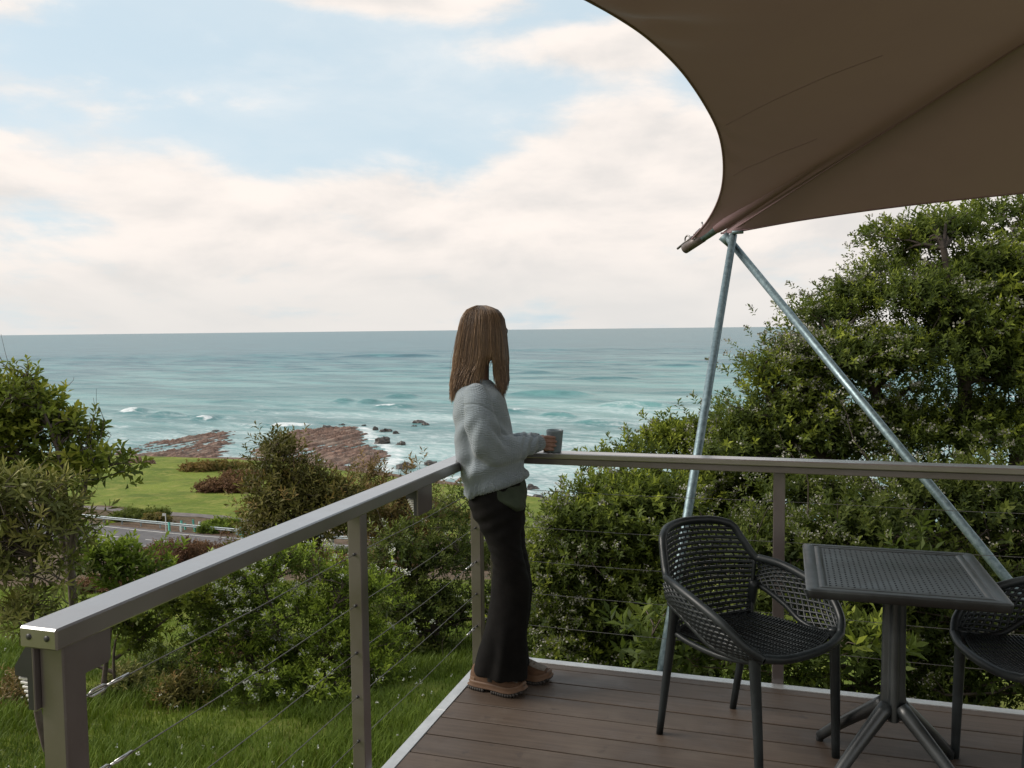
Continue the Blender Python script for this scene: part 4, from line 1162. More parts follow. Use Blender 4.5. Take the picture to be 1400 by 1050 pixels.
for lab, px, py, kd, hh_ in TGD:
    f = point_at(px, py)
    g_ = thing('tree_guard', lab, 'tree guard', tuple(f), float(rg.random() * 2), 'tree guards planted beside the road')
    mb = MB(); tri = np.array([(0.14 * math.cos(a_), 0.14 * math.sin(a_)) for a_ in (0.5, 2.6, 4.7)]); th_ = rg.normal(0, .05, 2)
    V = np.array([(x + th_[0] * z, y + th_[1] * z, z) for z in (0, hh_) for x, y in tri]); mb.add(V, np.array([(0, 1, 4, 3), (1, 2, 5, 4), (2, 0, 3, 5)]))
    mb.build('sleeve', teal if kd == 'a' else milk, g_)
    mb = MB(); mb.tube([(tri[0][0], tri[0][1], -.1), (tri[0][0] + th_[0], tri[0][1] + th_[1], hh_ + .12)], 0.012, 5, caps=False); mb.build('stake', BARK, g_)

wetr = pmat('wet_rock', (0.030, 0.026, 0.023), (0.075, 0.062, 0.052), 1.2, 0.55, bump=0.8, bscale=4)
# --- boulders: a row at the lawn edge, and rocks standing in the surf
def boulder(label, px, py, wpx, hpx, seed, grp, sea=False):
    if sea: s_, l_ = px_to_sl(px, py); base = WS(s_, l_, SEA_Z)
    else: base = point_at(px, py); s_ = on_ground(px, py)
    k_ = s_ / FPX; rg_ = np.random.default_rng(seed)
    bm = bmesh.new(); bmesh.ops.create_icosphere(bm, subdivisions=3, radius=1.0)
    off = rg_.random(3) * 50
    for v in bm.verts:
        p = np.array(v.co); nn = fbm(p[0] * 1.3 + off[0] + p[2], p[1] * 1.3 + off[1] - p[2] * .7, 3)
        st_ = 0.12 * abs(math.sin(p[2] * 7 + p[0] * 3 + off[2]))
        p = p * (0.92 + 1.1 * nn - st_)
        v.co = (p[0] * wpx * k_ / 2, p[1] * wpx * k_ * 0.4, max(p[2], -0.5) * hpx * k_ * 0.8)
    o = obj('surf_rock' if sea else 'boulder', bm, wetr if sea else rm); o.location = tuple(base); o.rotation_euler = (0, 0, -YAW + rg_.normal(0, .3))
    tag(o, label, 'rock', grp)
for i_, (lab, px, py, w_, h_) in enumerate((('leftmost brown boulder of the row at the top of the lawn', 176, 633, 10, 8), ('second brown boulder of the row at the top of the lawn', 187, 633, 11, 9), ('small boulder in the middle of the row at the lawn top', 197, 633, 8, 6), ('pointed boulder at the right end of the row at the lawn top', 207, 634, 10, 9))):
    boulder(lab, px, py, w_, h_, 200 + i_, 'boulders along the top of the lawn')
for i_, (lab, px, py, w_, h_) in enumerate((('flat dark rock in the surf farthest out, beside the woman', 572, 578, 16, 4), ('low rock right of the farthest surf rock', 583, 581, 12, 4), ('small rock left of the farthest surf rock', 566, 583, 10, 3), ('pointed grey rock in the white water off the ledge', 524, 606, 20, 11),
                                            ('jagged dark rock right of the pointed grey one', 549, 608, 16, 7), ('dark rock behind the pointed grey one', 528, 590, 18, 6), ('small dark rock at the outer tip of the ledge', 512, 588, 8, 6), ('round rock between the ledge and the breakers', 541, 593, 9, 4),
                                            ('small wet rock off the middle of the ledge', 449, 585, 13, 5), ('low wet rock right of the middle of the ledge', 468, 581, 10, 3), ('tiny rock awash near the ledge tip', 498, 582, 6, 3), ('rock awash at the far end of the left ledge', 295, 590, 10, 3),
                                            ('broken rock near the shore below the white water', 556, 640, 26, 8), ('dark rock at the water line beside the handrail', 590, 635, 22, 7), ('wet rock in the foam just right of the woman', 728, 668, 20, 6), ('brown rock at the foot of the shore right of the woman', 735, 684, 24, 8))):
    boulder(lab, px, py, w_, h_, 220 + i_, 'rocks standing in the surf', True)

# --- grass near the deck
def grass(name, n, smin, smax, lmin, lmax, hgt, seed, tone0, m, thr=-0.25):
    rng = np.random.default_rng(seed)
    s_ = smin + (smax - smin) * rng.random(n) ** 1.3; l_ = lmin + (lmax - lmin) * rng.random(n)
    keep = (fbm(s_ * 0.9 + seed, l_ * 0.9, 3) + rng.normal(0, .22, n)) > thr
    bare_ = (fbm(s_ * 0.35 + 3, l_ * 0.35 + 8, 2) > (0.40 if thr > -.5 else 0.60))
    keep &= ~bare_
    s_ = s_[keep]; l_ = l_[keep]; n = len(s_)
    P = np.stack([C[0] + s_ * F2[0] + l_ * R2[0], C[1] + s_ * F2[1] + l_ * R2[1], gzs(s_, l_)], 1)
    t_ = fbm(s_ * 0.6 + 31, l_ * 0.6, 3)
    H_ = hgt * (0.5 + 0.7 * rng.random(n) + 0.8 * np.clip(t_, -.4, .6))
    lean = rng.normal(size=(n, 3)) * np.array([1, 1, 0]); lean = unit(lean)
    sidev = np.stack([-lean[:, 1], lean[:, 0], lean[:, 2] * 0], 1)
    w_ = 0.0035 + 0.004 * rng.random(n)
    b0 = P - sidev * w_[:, None]; b1_ = P + sidev * w_[:, None]
    mid = P + lean * (H_ * 0.18)[:, None] + np.array([0, 0, 1.0]) * (H_ * 0.6)[:, None]
    tip = P + lean * (H_ * (0.35 + 0.4 * rng.random(n)))[:, None] + np.array([0, 0, 1.0]) * (H_ * 0.95)[:, None]
    V = np.stack([b0, b1_, mid + sidev * w_[:, None] * 0.8, mid - sidev * w_[:, None] * 0.8, tip, tip], 1)
    V = np.stack([b0, b1_, mid + sidev * w_[:, None] * 0.75, tip, mid - sidev * w_[:, None] * 0.75], 1).reshape(-1, 3)
    k = np.arange(n)[:, None] * 5
    F = np.concatenate([np.concatenate([k, k + 1, k + 2, k + 4], 1), np.concatenate([k + 4, k + 2, k + 3, k + 3], 1)])
    tone = np.repeat(np.clip(tone0 + 0.45 * t_ + rng.normal(0, .12, n), 0, 1), 5)
    me = bpy.data.meshes.new(name)
    q_ = np.concatenate([k, k + 1, k + 2, k + 4], 1); t3 = np.concatenate([k + 4, k + 2, k + 3], 1)
    me.vertices.add(len(V)); me.vertices.foreach_set('co', V.astype(np.float32).ravel())
    li = np.concatenate([q_.ravel(), t3.ravel()]).astype(np.int32)
    me.loops.add(len(li)); me.loops.foreach_set('vertex_index', li)
    me.polygons.add(2 * n)
    me.polygons.foreach_set('loop_start', np.concatenate([np.arange(n) * 4, 4 * n + np.arange(n) * 3]).astype(np.int32))
    me.polygons.foreach_set('loop_total', np.concatenate([np.full(n, 4), np.full(n, 3)]).astype(np.int32))
    a = me.attributes.new('tone', 'FLOAT', 'POINT'); a.data.foreach_set('value', tone.astype(np.float32))
    me.update(calc_edges=True)
    o = obj(name, me, m); o['kind'] = 'stuff'
    return o
GM = leaf_mat('grass_blade', [(0.0, (0.055, 0.085, 0.012)), (0.5, (0.125, 0.185, 0.020)), (0.85, (0.20, 0.265, 0.032)), (1.0, (0.24, 0.22, 0.07))], 0.25)
tag(grass('grass', 110000, 6.5, 15, -9.5, 2.5, 0.17, 71, 0.36, GM), 'long green grass growing on the slope under the left railing', 'grass')
tag(grass('grass_sward', 170000, 7, 30, -17, 1.5, 0.085, 72, 0.70, GM, -0.8), 'short bright grass further down the slope behind the bushes', 'grass')
rng = np.random.default_rng(73)
n = 420
s_ = 7 + 7 * rng.random(n); l_ = -8 + 9 * rng.random(n); kf = fbm(s_ * .8, l_ * .8, 2) > 0.02; s_ = s_[kf]; l_ = l_[kf]; n = len(s_)
P = np.stack([C[0] + s_ * F2[0] + l_ * R2[0], C[1] + s_ * F2[1] + l_ * R2[1], gzs(s_, l_) + 0.16 + 0.1 * rng.random(n)], 1)
P = np.repeat(P, 4, 0) + rng.normal(size=(4 * n, 3)) * 0.008
V, F, T = leaves(P, unit(rng.normal(size=(4 * n, 3))), unit(rng.normal(size=(4 * n, 3))), np.full(4 * n, .02), np.full(4 * n, .018), rng.random(4 * n), 0.1)
o = obj('meadow_flowers', np_mesh('meadow_flowers', V, F, False, {'tone': T}), PETAL); o['kind'] = 'stuff'
tag(o, 'tiny white flowers scattered in the grass below the left railing', 'flowers')


# ================================================================== FURNITURE
plast, n, b = new_mat('charcoal_plastic')
oc = n.coord('Object')
w = n.noise(oc, 7, 5, 0.6); w2 = n.noise(oc, 90, 3, 0.6)
n.put(b.inputs['Base Color'], n.mix(n.math('MULTIPLY', n.smooth(w, 0.35, 0.75), 0.8), (0.012, 0.0145, 0.0155), (0.027, 0.033, 0.035)))
b.inputs['Specular IOR Level'].default_value = 0.85
n.put(b.inputs['Roughness'], n.smooth(w, 0.3, 0.7, 0.30, 0.48))
n.put(b.inputs['Normal'], n.bump(w2, 0.10, 0.001))

# --- table
TC = np.array([1.752, -0.690, 0.0]); TX, TY, TZ = 0.300, 0.318, 0.730
table = thing('cafe_table', 'square charcoal plastic table with perforated top beside the left chair', 'table', tuple(TC))
def tpart(nm, mb, sm=False): return obj(nm, mb.mesh(nm, sm) if isinstance(mb, MB) else mb, plast, table)
# top: solid border with a field of pierced slots
nx_, ny_ = 25, 22
fx0, fx1, fy0, fy1 = -0.232, 0.232, -0.255, 0.255
hx, hy = (fx1 - fx0) / nx_, (fy1 - fy0) / ny_
vs, fs = [], []
def quad(*p):
    k = len(vs); vs.extend(p); fs.append((k, k + 1, k + 2, k + 3))
zt, zb = TZ - 0.001, TZ - 0.009
for i in range(nx_):
    for j in range(ny_):
        x0, x1, y0, y1 = fx0 + i * hx, fx0 + (i + 1) * hx, fy0 + j * hy, fy0 + (j + 1) * hy
        off = 0.004 if i % 2 else -0.004
        a0, a1, c0, c1 = x0 + 0.0062, x1 - 0.0062, y0 + 0.0068 + off, y1 - 0.0068 + off
        O_ = [(x0, y0), (x1, y0), (x1, y1), (x0, y1)]; I_ = [(a0, c0), (a1, c0), (a1, c1), (a0, c1)]
        for k in range(4):
            m_ = (k + 1) % 4
            quad((*O_[k], zt), (*O_[m_], zt), (*I_[m_], zt), (*I_[k], zt))
            quad((*I_[k], zt), (*I_[m_], zt), (*I_[m_], zb), (*I_[k], zb))
            quad((*O_[m_], zb), (*O_[k], zb), (*I_[k], zb), (*I_[m_], zb))
tpart('perforated_panel', np_mesh('perforated_panel', np.array(vs), np.array(fs)))
def rrect(hx_, hy_, r, n_=6):
    out = []
    for sx, sy, a in ((1, 1, 0), (-1, 1, 90), (-1, -1, 180), (1, -1, 270)):
        for t in np.linspace(0, 90, n_):
            q_ = math.radians(a + t); out.append((sx * (hx_ - r) + r * math.cos(q_), sy * (hy_ - r) + r * math.sin(q_)))
    return np.array(out)
rings = [(TX, TY, 0.022, TZ - 0.004), (TX - 0.004, TY - 0.004, 0.020, TZ), (TX - 0.040, TY - 0.036, 0.004, TZ), (TX - 0.042, TY - 0.038, 0.004, TZ - 0.0025), (TX - 0.044, TY - 0.040, 0.004, TZ), (0.2325, 0.2555, 0.001, TZ), (0.2325, 0.2555, 0.001, TZ - 0.012), (TX - 0.012, TY - 0.012, 0.016, TZ - 0.012), (TX - 0.010, TY - 0.010, 0.018, TZ - 0.030), (TX - 0.002, TY - 0.002, 0.022, TZ - 0.028)]
rings.append(rings[0])
RV = np.concatenate([np.concatenate([rrect(a, c, r), np.full((24, 1), z)], 1) for a, c, r, z in rings])
tpart('tabletop', np_mesh('tabletop', RV, grid_faces(len(rings), 24, True)[:, ::-1]))
# column: four lobed moulding
th = np.linspace(0, 2 * math.pi, 40, endpoint=False)
rad = 0.033 + 0.0075 * np.cos(4 * th)
prof = [(0.205, 1.25), (0.25, 1.12), (0.30, 1.0), (0.66, 0.94), (0.70, 1.1), (0.706, 1.9), (0.714, 2.0)]
CV = np.concatenate([np.stack([rad * k * np.cos(th), rad * k * np.sin(th), np.full(40, z)], 1) for z, k in prof])
tpart('column', np_mesh('column', CV, grid_faces(len(prof), 40, True), True))
mb = MB(); mb.box(-0.13, 0.13, -0.05, 0.05, 0.702, TZ - 0.0125); mb.box(-0.05, 0.05, -0.16, 0.16, 0.7035, TZ - 0.0135); tpart('top_bracket', mb)
for fx, fy in ((-0.232, 0.195), (0.214, 0.178), (0.232, -0.205), (-0.222, -0.205)):
    p0 = np.array((fx * .10, fy * .10, 0.250)); p3 = np.array((fx, fy, 0.018))
    path = catmull([p0, p0 * 0.68 + p3 * 0.32 + np.array((0, 0, 0.004)), p0 * .35 + p3 * .65 + np.array((0, 0, .006)), p3], 12)
    mb = MB(); mb.tube(path, np.linspace(0.027, 0.018, 12), 10); tpart('leg', mb, True)
    mb = MB(); mb.tube([p3 + (0, 0, .004), p3 + (0, 0, -.018)], 0.014, 10); tpart('foot_pad', mb, True)

# --- chair: moulded lattice shell with rolled rim on four tapered legs
chair_plast = plast.copy(); chair_plast.name = 'matte_charcoal_plastic'
chair_plast.node_tree.nodes['Principled BSDF'].inputs['Specular IOR Level'].default_value = 0.32
def make_chair(label):
    root = thing('lattice_chair', label, 'chair', (0, 0, 0), 0, 'lattice chairs at the table')
    P_ = lambda nm, mb, sm=True: obj(nm, mb.mesh(nm, sm), chair_plast, root)
    def back(u, v):
        w_ = np.interp(v, [0, 0.35, 0.62, 0.86, 1.0], [0.195, 0.222, 0.240, 0.207, 0.182])
        return np.array([-0.205 - 0.115 * v - 0.02 * math.sin(v * math.pi) + float(np.interp(v, [0, .62, 1], [.060, .125, .065])) * u * u, u * w_, 0.415 + 0.385 * v - 0.012 * u * u * v])
    armc = {s_: catmull([(-0.170, s_ * 0.245, 0.647), (-0.07, s_ * 0.276, 0.636), (0.05, s_ * 0.288, 0.606), (0.155, s_ * 0.284, 0.565), (0.225, s_ * 0.255, 0.505), (0.262, s_ * 0.205, 0.462)], 40) for s_ in (-1, 1)}
    upc = {s_: catmull([(-0.172, s_ * 0.226, 0.545), (-0.115, s_ * 0.238, 0.530), (-0.02, s_ * 0.244, 0.490), (0.07, s_ * 0.236, 0.447), (0.20, s_ * 0.217, 0.439), (0.262, s_ * 0.201, 0.453)], 40) for s_ in (-1, 1)}
    lowc = {s_: catmull([(-0.190, s_ * 0.200, 0.430), (-0.08, s_ * 0.214, 0.418), (0.08, s_ * 0.226, 0.420), (0.20, s_ * 0.215, 0.436), (0.262, s_ * 0.200, 0.452)], 40) for s_ in (-1, 1)}
    def cur(Pc, t): 
        k = min(max(t, 0), 1) * (len(Pc) - 1); i = min(int(k), len(Pc) - 2); return Pc[i] + (Pc[i + 1] - Pc[i]) * (k - i)
    def side(s_, u, v):
        p = cur(upc[s_], u) * (1 - v) + cur(armc[s_], u) * v
        return p + np.array([0, s_ * 0.018 * math.sin(v * math.pi) * (1 - 0.5 * u), 0])
    def seat(u, v):
        w_ = np.interp(v, [0, .5, .9, 1], [0.200, 0.224, 0.212, 0.17])
        return np.array([-0.205 + (0.482 + 0.0 * u) * v - 0.03 * u * u * sstep(v, .6, 1.0), u * w_, 0.430 - 0.018 * (1 - u * u) * math.sin(v * math.pi) + 0.018 * v * u * u + 0.008 * v])
    mb = MB()
    # rolled rim: arms, back and front edge in one moulding
    top = [back(u, 1.0) for u in np.linspace(-1, 1, 9)]
    sideb = lambda s_: [back(s_, v) for v in (0.62, 0.74, 0.88, 0.965)]
    front = catmull([(0.262, -0.205, 0.462), (0.283, -0.12, 0.447), (0.290, 0, 0.443), (0.283, 0.12, 0.447), (0.262, 0.205, 0.462)], 16)
    loop = [p for p in armc[-1][::-1][:-1]] + sideb(-1) + top[1:-1] + sideb(1)[::-1] + [p for p in armc[1][1:]] + [p for p in front[::-1][1:]]
    loop = catmull(np.array(loop), 160)
    mb.tube(loop, 0.0155, 10, caps=False)
    P_('rim', mb)
    # back: close horizontal bars, staggered uprights
    mb = MB()
    nrow = 19
    for i in range(nrow + 1):
        v = i / nrow * 0.97
        pts = [back(u, v + 0.045 * (u * u - 0.4) * (1 - v)) for u in np.linspace(-0.99, 0.99, 19)]
        mb.tube(pts, 0.0068, 6, caps=False)
        if i < nrow:
            v2 = (i + 1) / nrow * 0.97
            for k in range(15):
                u = -0.95 + (k + (0.5 if i % 2 else 0.0)) * 0.131
                if abs(u) < 0.97:
                    mb.tube([back(u, v + 0.045 * (u * u - .4) * (1 - v)), back(u, v2 + 0.045 * (u * u - .4) * (1 - v2))], 0.0042, 4, caps=False)
    P_('backrest', mb)
    for s_ in (-1, 1):
        # side lattice, open where the arm meets the back
        mb = MB()
        cu, cv, ru, rv = 0.26, 0.30, 0.15, 0.21
        inside = lambda u, v: False
        for k in range(-13, 15):
            for dirn in (1, -1):
                run = []
                for v in np.linspace(0, 1, 15):
                    u = k / 13 + (v if dirn > 0 else 1 - v) * 0.46 - (0.05 if dirn < 0 else 0.02)
                    ok = 0 <= u <= 0.985 and not inside(u, v)
                    if ok: run.append(side(s_, u, v))
                    if (not ok or v == 1) and len(run) > 1:
                        mb.tube(run, 0.0062, 5, caps=False); run = []
                    elif not ok: run = []
        P_('side_lattice', mb)
        mb = MB()
        mb.tube(upc[s_], 0.0115, 8)
        P_('side_rail', mb)
        mb = MB(); mb.tube(lowc[s_], 0.0115, 8); P_('seat_rail', mb)
        # the strip where side and back meet
        mb = MB(); mb.tube([back(s_, v) * (1 - 0.0) for v in np.linspace(0.0, 0.62, 12)], 0.009, 8); P_('corner_rib', mb)
    # seat: cross bars over curved lengthwise ribs
    mb = MB()
    for i in range(33):
        v = 0.01 + i / 32 * 0.965
        mb.tube([seat(u, v) for u in np.linspace(-1, 1, 15)], 0.0042, 5, caps=False)
    for k in range(13):
        u = -0.96 + k * 0.16
        mb.tube([seat(u, v) - np.array([0, 0, 0.002]) for v in np.linspace(0, 0.985, 12)], 0.0050, 5, caps=False)
    P_('seat', mb)
    for s_ in (-1, 1):
        mb = MB(); mb.tube(catmull([(0.225, s_ * 0.212, 0.475), (0.232, s_ * 0.212, 0.43), (0.242, s_ * 0.207, 0.22), (0.250, s_ * 0.203, 0.0)], 12), np.linspace(0.023, 0.0145, 12), 12); P_('leg', mb)
        mb = MB(); mb.tube(catmull([(-0.152, s_ * 0.216, 0.560), (-0.166, s_ * 0.212, 0.46), (-0.210, s_ * 0.207, 0.22), (-0.250, s_ * 0.203, 0.0)], 12), np.linspace(0.021, 0.0135, 12), 12); P_('leg', mb)
    return root
chair = make_chair('charcoal lattice armchair on the near side of the square table, all its back in view')
chair.location = (1.2485, -0.615, 0.0); chair.rotation_euler = (0, 0, math.atan2(-0.64, 0.768))
c2 = chair.copy(); COL.objects.link(c2)
c2['label'] = 'charcoal lattice armchair cut off by the right side of the picture, behind the table'
for ch in list(chair.children):
    k = ch.copy(); COL.objects.link(k); k.parent = c2
f2_ = np.array([-0.945, -0.327]); l2_ = np.array([0.327, -0.945])
# its front right leg stands by the table leg
leg = np.array([1.985, -0.500]); o2 = leg - f2_ * 0.25 + l2_ * 0.203
c2.location = (o2[0], o2[1], 0); c2.rotation_euler = (0, 0, math.atan2(f2_[1], f2_[0]))


# ================================================================== THE WOMAN
PD = 3.85
def Q(px, py, b=0.0): return at(px, py, PD + b)
PX = PD / FPX
HP = Q(675, 800, 0.0)
person = thing('person', 'woman in grey blue jumper and black trousers looking out to sea, holding a mug', 'person', (0.20, -0.33, 0.0))

def loft(rings, n=36, sq=2.0):
    """rings: (xl, yl, xr, yr, b0, rb[, sq]) picture silhouette on both sides plus the half depth"""
    out = []
    th = np.linspace(0, 2 * math.pi, n, endpoint=False)
    for rg_ in rings:
        xl, yl, xr, yr, b0, rb = rg_[:6]; e_ = 2.0 / (rg_[6] if len(rg_) > 6 else sq)
        c_, s_ = np.cos(th), np.sin(th)
        cx_ = np.sign(c_) * np.abs(c_) ** e_; sx_ = np.sign(s_) * np.abs(s_) ** e_
        cen = Q((xl + xr) / 2, (yl + yr) / 2, b0); half = (Q(xr, yr, b0) - Q(xl, yl, b0)) / 2
        out.append(cen + cx_[:, None] * half + sx_[:, None] * rb * F2)
    return np.array(out)
def loft_dense(rings, nrow, n=36, sq=2.0):
    R_ = np.array([list(r) + ([sq] if len(r) < 7 else []) for r in rings], float)
    return loft(catmull(R_, nrow), n)
def closed(bm, Rr):
    nr, n = Rr.shape[:2]
    V = [[bm.verts.new(p) for p in row] for row in Rr]
    for i in range(nr - 1):
        for j in range(n):
            k = (j + 1) % n; bm.faces.new((V[i][j], V[i][k], V[i + 1][k], V[i + 1][j]))
    bm.faces.new(V[0][::-1]); bm.faces.new(V[-1])
def capsule(bm, pts, rad, n=14, flat=None):
    """closed tube with rounded ends; flat=(axis, factor) squashes it"""
    pts = np.asarray(pts, float); rad = np.broadcast_to(np.asarray(rad, float), (len(pts),)).copy()
    d0 = unit(pts[0] - pts[1]); d1 = unit(pts[-1] - pts[-2])
    ext0 = [pts[0] + d0 * rad[0] * k for k in (0.95, 0.75, 0.4)]; er0 = [rad[0] * k for k in (0.28, 0.65, 0.92)]
    ext1 = [pts[-1] + d1 * rad[-1] * k for k in (0.4, 0.75, 0.95)]; er1 = [rad[-1] * k for k in (0.92, 0.65, 0.28)]
    P = np.concatenate([ext0, pts, ext1]); Rr = np.concatenate([er0, rad, er1])
    V, _ = tube_arrays(P, Rr, n)
    V = V.reshape(len(P), n, 3)
    if flat is not None:
        ax_, fc = np.array(flat[0], float), flat[1]
        dv = V - P[:, None]; V = P[:, None] + dv - (dv @ ax_)[..., None] * ax_ * (1 - fc)
    closed(bm, V)
def remesh(name, bm, voxel, smooth_it, m, parent, shape=None):
    bmesh.ops.recalc_face_normals(bm, faces=bm.faces)
    me = bpy.data.meshes.new(name + '_src'); bm.to_mesh(me); bm.free()
    o = bpy.data.objects.new(name + '_src', me); COL.objects.link(o)
    md = o.modifiers.new('r', 'REMESH'); md.mode = 'VOXEL'; md.voxel_size = voxel; md.use_smooth_shade = True
    ms = o.modifiers.new('s', 'SMOOTH'); ms.factor = 0.5; ms.iterations = smooth_it
    dg = bpy.context.evaluated_depsgraph_get()
    out = bpy.data.meshes.new_from_object(o.evaluated_get(dg))
    out.name = name
    bpy.data.objects.remove(o); bpy.data.meshes.remove(me)
    n_ = len(out.vertices); co = np.empty(n_ * 3, np.float32); out.vertices.foreach_get('co', co); co = co.reshape(-1, 3).astype(float)
    if shape is not None:
        nr = np.empty(n_ * 3, np.float32); out.vertices.foreach_get('normal', nr); nr = nr.reshape(-1, 3)
        co = shape(co, nr)
    co = co - np.array(person.location)
    out.vertices.foreach_set('co', co.astype(np.float32).ravel()); out.update()
    out.polygons.foreach_set('use_smooth', np.ones(len(out.polygons), bool))
    return obj(name, out, m, parent)

def pxof(co):
    dv = co - C; z = dv @ FW
    return 700 + FPX * (dv @ CR) / z, 525 - FPX * (dv @ CU) / z

# --- body: skin from head to feet as one surface
skin, n, b = new_mat('skin')
n.put(b.inputs['Base Color'], n.mix(n.smooth(n.noise(n.coord('Object'), 30, 4), .3, .7), (0.20, 0.108, 0.078), (0.245, 0.135, 0.098)))
b.inputs['Roughness'].default_value = 0.5
b.inputs['Subsurface Weight'].default_value = 0.1; b.inputs['Subsurface Radius'].default_value = (0.02, 0.008, 0.004)
HB = 0.045                                # how far the head's centre lies beyond the body plane
hc = Q(661, 455, HB)
FA = math.radians(50)
fdir = R2 * math.cos(FA) + F2 * math.sin(FA); fside = -R2 * math.sin(FA) + F2 * math.cos(FA); UPV = np.array([0, 0, 1.0])
bm = bmesh.new()
def ell(bm, c_, rx, ry, rz, n=18):
    th = np.linspace(0, 2 * math.pi, n, endpoint=False); rows = []
    for ph in np.linspace(-0.47 * math.pi, 0.47 * math.pi, n):
        rows.append(c_ + math.cos(ph) * (np.cos(th)[:, None] * fdir * rx + np.sin(th)[:, None] * fside * ry) + math.sin(ph) * UPV * rz)
    closed(bm, np.array(rows))
ell(bm, hc + UPV * 0.020, 0.092, 0.074, 0.092)
ell(bm, hc + fdir * 0.022 - UPV * 0.045, 0.066, 0.058, 0.072)                     # face and jaw
capsule(bm, [hc + fdir * 0.055 - UPV * 0.103, hc + fdir * 0.066 - UPV * 0.104], 0.020)   # chin
capsule(bm, [hc + fdir * 0.086 + UPV * 0.012, hc + fdir * 0.100 - UPV * 0.022, hc + fdir * 0.104 - UPV * 0.034], [0.008, 0.010, 0.013])   # nose
capsule(bm, [hc + fdir * 0.083 - fside * 0.020 - UPV * 0.064, hc + fdir * 0.087 - UPV * 0.062, hc + fdir * 0.083 + fside * 0.020 - UPV * 0.064], [0.006, 0.0085, 0.006])
capsule(bm, [hc + fdir * 0.081 - fside * 0.016 - UPV * 0.073, hc + fdir * 0.085 - UPV * 0.075, hc + fdir * 0.081 + fside * 0.016 - UPV * 0.073], [0.006, 0.009, 0.006])
for s_ in (-1, 1):
    capsule(bm, [hc + fdir * 0.075 + fside * s_ * 0.048 + UPV * 0.030, hc + fdir * 0.086 + fside * s_ * 0.016 + UPV * 0.030], [0.007, 0.009])       # brow
    ec = hc - fdir * 0.004 + fside * s_ * 0.070 - UPV * 0.008
    capsule(bm, [ec + UPV * 0.024 - fdir * 0.006, ec + fside * s_ * 0.003 + UPV * 0.004 - fdir * 0.010, ec - UPV * 0.024], [0.011, 0.012, 0.008])   # ear
capsule(bm, [hc - fdir * 0.015 - UPV * 0.05, Q(655, 500, 0.045), Q(653, 520, 0.045), Q(655, 540, 0.045)], [0.046, 0.046, 0.052, 0.072])
closed(bm, loft([(640, 526, 676, 526, .045, .08), (634, 547, 680, 547, .045, .13), (632, 580, 692, 580, .045, .15), (640, 630, 700, 630, .045, .14), (643, 672, 706, 672, .04, .15), (652, 705, 712, 705, .04, .15), (660, 716, 708, 716, .04, .12)], 24))
capsule(bm, [Q(684, 705, -.02), Q(702, 795, -.03), Q(674, 890, -.05)], [0.078, 0.052, 0.028]); capsule(bm, [Q(674, 890, -.05), Q(674, 925, -.05), Q(694, 940, -.055)], [0.025, 0.020, 0.015])
capsule(bm, [Q(688, 705, .10), Q(707, 795, .08), Q(702, 890, .06)], [0.078, 0.052, 0.034]); capsule(bm, [Q(702, 890, .06), Q(702, 912, .06), Q(730, 924, .055)], [0.030, 0.026, 0.018])
RA = [Q(654, 560, -.085), Q(659, 590, -.115), Q(671, 618, -.09), Q(705, 611, 0.02), Q(733, 606, .125)]
capsule(bm, RA, [0.040, 0.040, 0.038, 0.033, 0.026])
LA = [Q(662, 562, .17), Q(672, 590, .23), Q(690, 610, .25), Q(715, 606, .26), Q(734, 603, .262)]
capsule(bm, LA, [0.040, 0.040, 0.038, 0.033, 0.025])
# right hand round the near side of the mug, left hand on its far side
capsule(bm, [Q(733, 606, .130), Q(739, 606, .152), Q(743.5, 606, .166)], [0.024, 0.029, 0.028], flat=(F2, 0.62))
for i, y_ in enumerate((598.0, 603.6, 609.2, 614.4)):
    tipx = (758.2, 760.0, 759.2, 756.2)[i]
    pts = [Q(741.0, 606 + (y_ - 606) * 0.82, .158), Q(745.5, y_ - 0.4, .1555), Q(751.5, y_ - 0.3, .1575), Q(tipx - 2.0, y_ + 0.2, .166), Q(tipx, y_ + 0.4, .172)]
    capsule(bm, pts, [0.0088, 0.0092, 0.0084, 0.0076, 0.0068], 10)
capsule(bm, [Q(737, 599, .150), Q(742, 597.5, .185), Q(747, 600, .220), Q(750, 602, .245)], [0.0125, 0.0115, 0.0100, 0.0085], 10)
capsule(bm, [Q(734, 603, .262), Q(742, 604, .276), Q(747, 605, .280)], [0.022, 0.027, 0.026], flat=(F2, 0.6))
for i, y_ in enumerate((598.5, 604.0, 609.4, 614.4)):
    capsule(bm, [Q(745, y_, .282), Q(752, y_, .284), Q(760, y_, .278), Q(766, y_, .262)], [0.009, 0.0088, 0.008, 0.007], 10)
capsule(bm, [Q(738, 599, .262), Q(744, 600, .250), Q(747.2, 606, .236)], [0.012, 0.011, 0.008], 10)
body = remesh('body', bm, 0.0032, 2, skin, person)

# --- mug
def mugmesh():
    prof = [(0.0, 0.0), (0.026, 0.0), (0.0295, 0.002), (0.0315, 0.012), (0.0395, 0.096), (0.0405, 0.1045), (0.0395, 0.106), (0.0380, 0.1045), (0.0365, 0.096), (0.0290, 0.012), (0.0, 0.008)]
    th = np.linspace(0, 2 * math.pi, 40, endpoint=False)
    V = np.concatenate([np.stack([max(r, 1e-4) * np.cos(th), max(r, 1e-4) * np.sin(th), np.full(40, z)], 1) for r, z in prof])
    return np_mesh('mug_body', V, grid_faces(len(prof), 40, True), True)
mg = pmat('mug_glaze', (0.125, 0.160, 0.180), (0.155, 0.195, 0.215), 30, 0.38, bump=0.06, bscale=80)
mpos = Q(758.5, 606, 0.220)
mug = thing('mug', 'tapered blue grey mug held by the woman on the corner of the railing', 'mug', (mpos[0], mpos[1], RT + 0.0005))
obj('mug_body', mugmesh(), mg, mug)
hd = R2 * 0.80 + F2 * 0.6
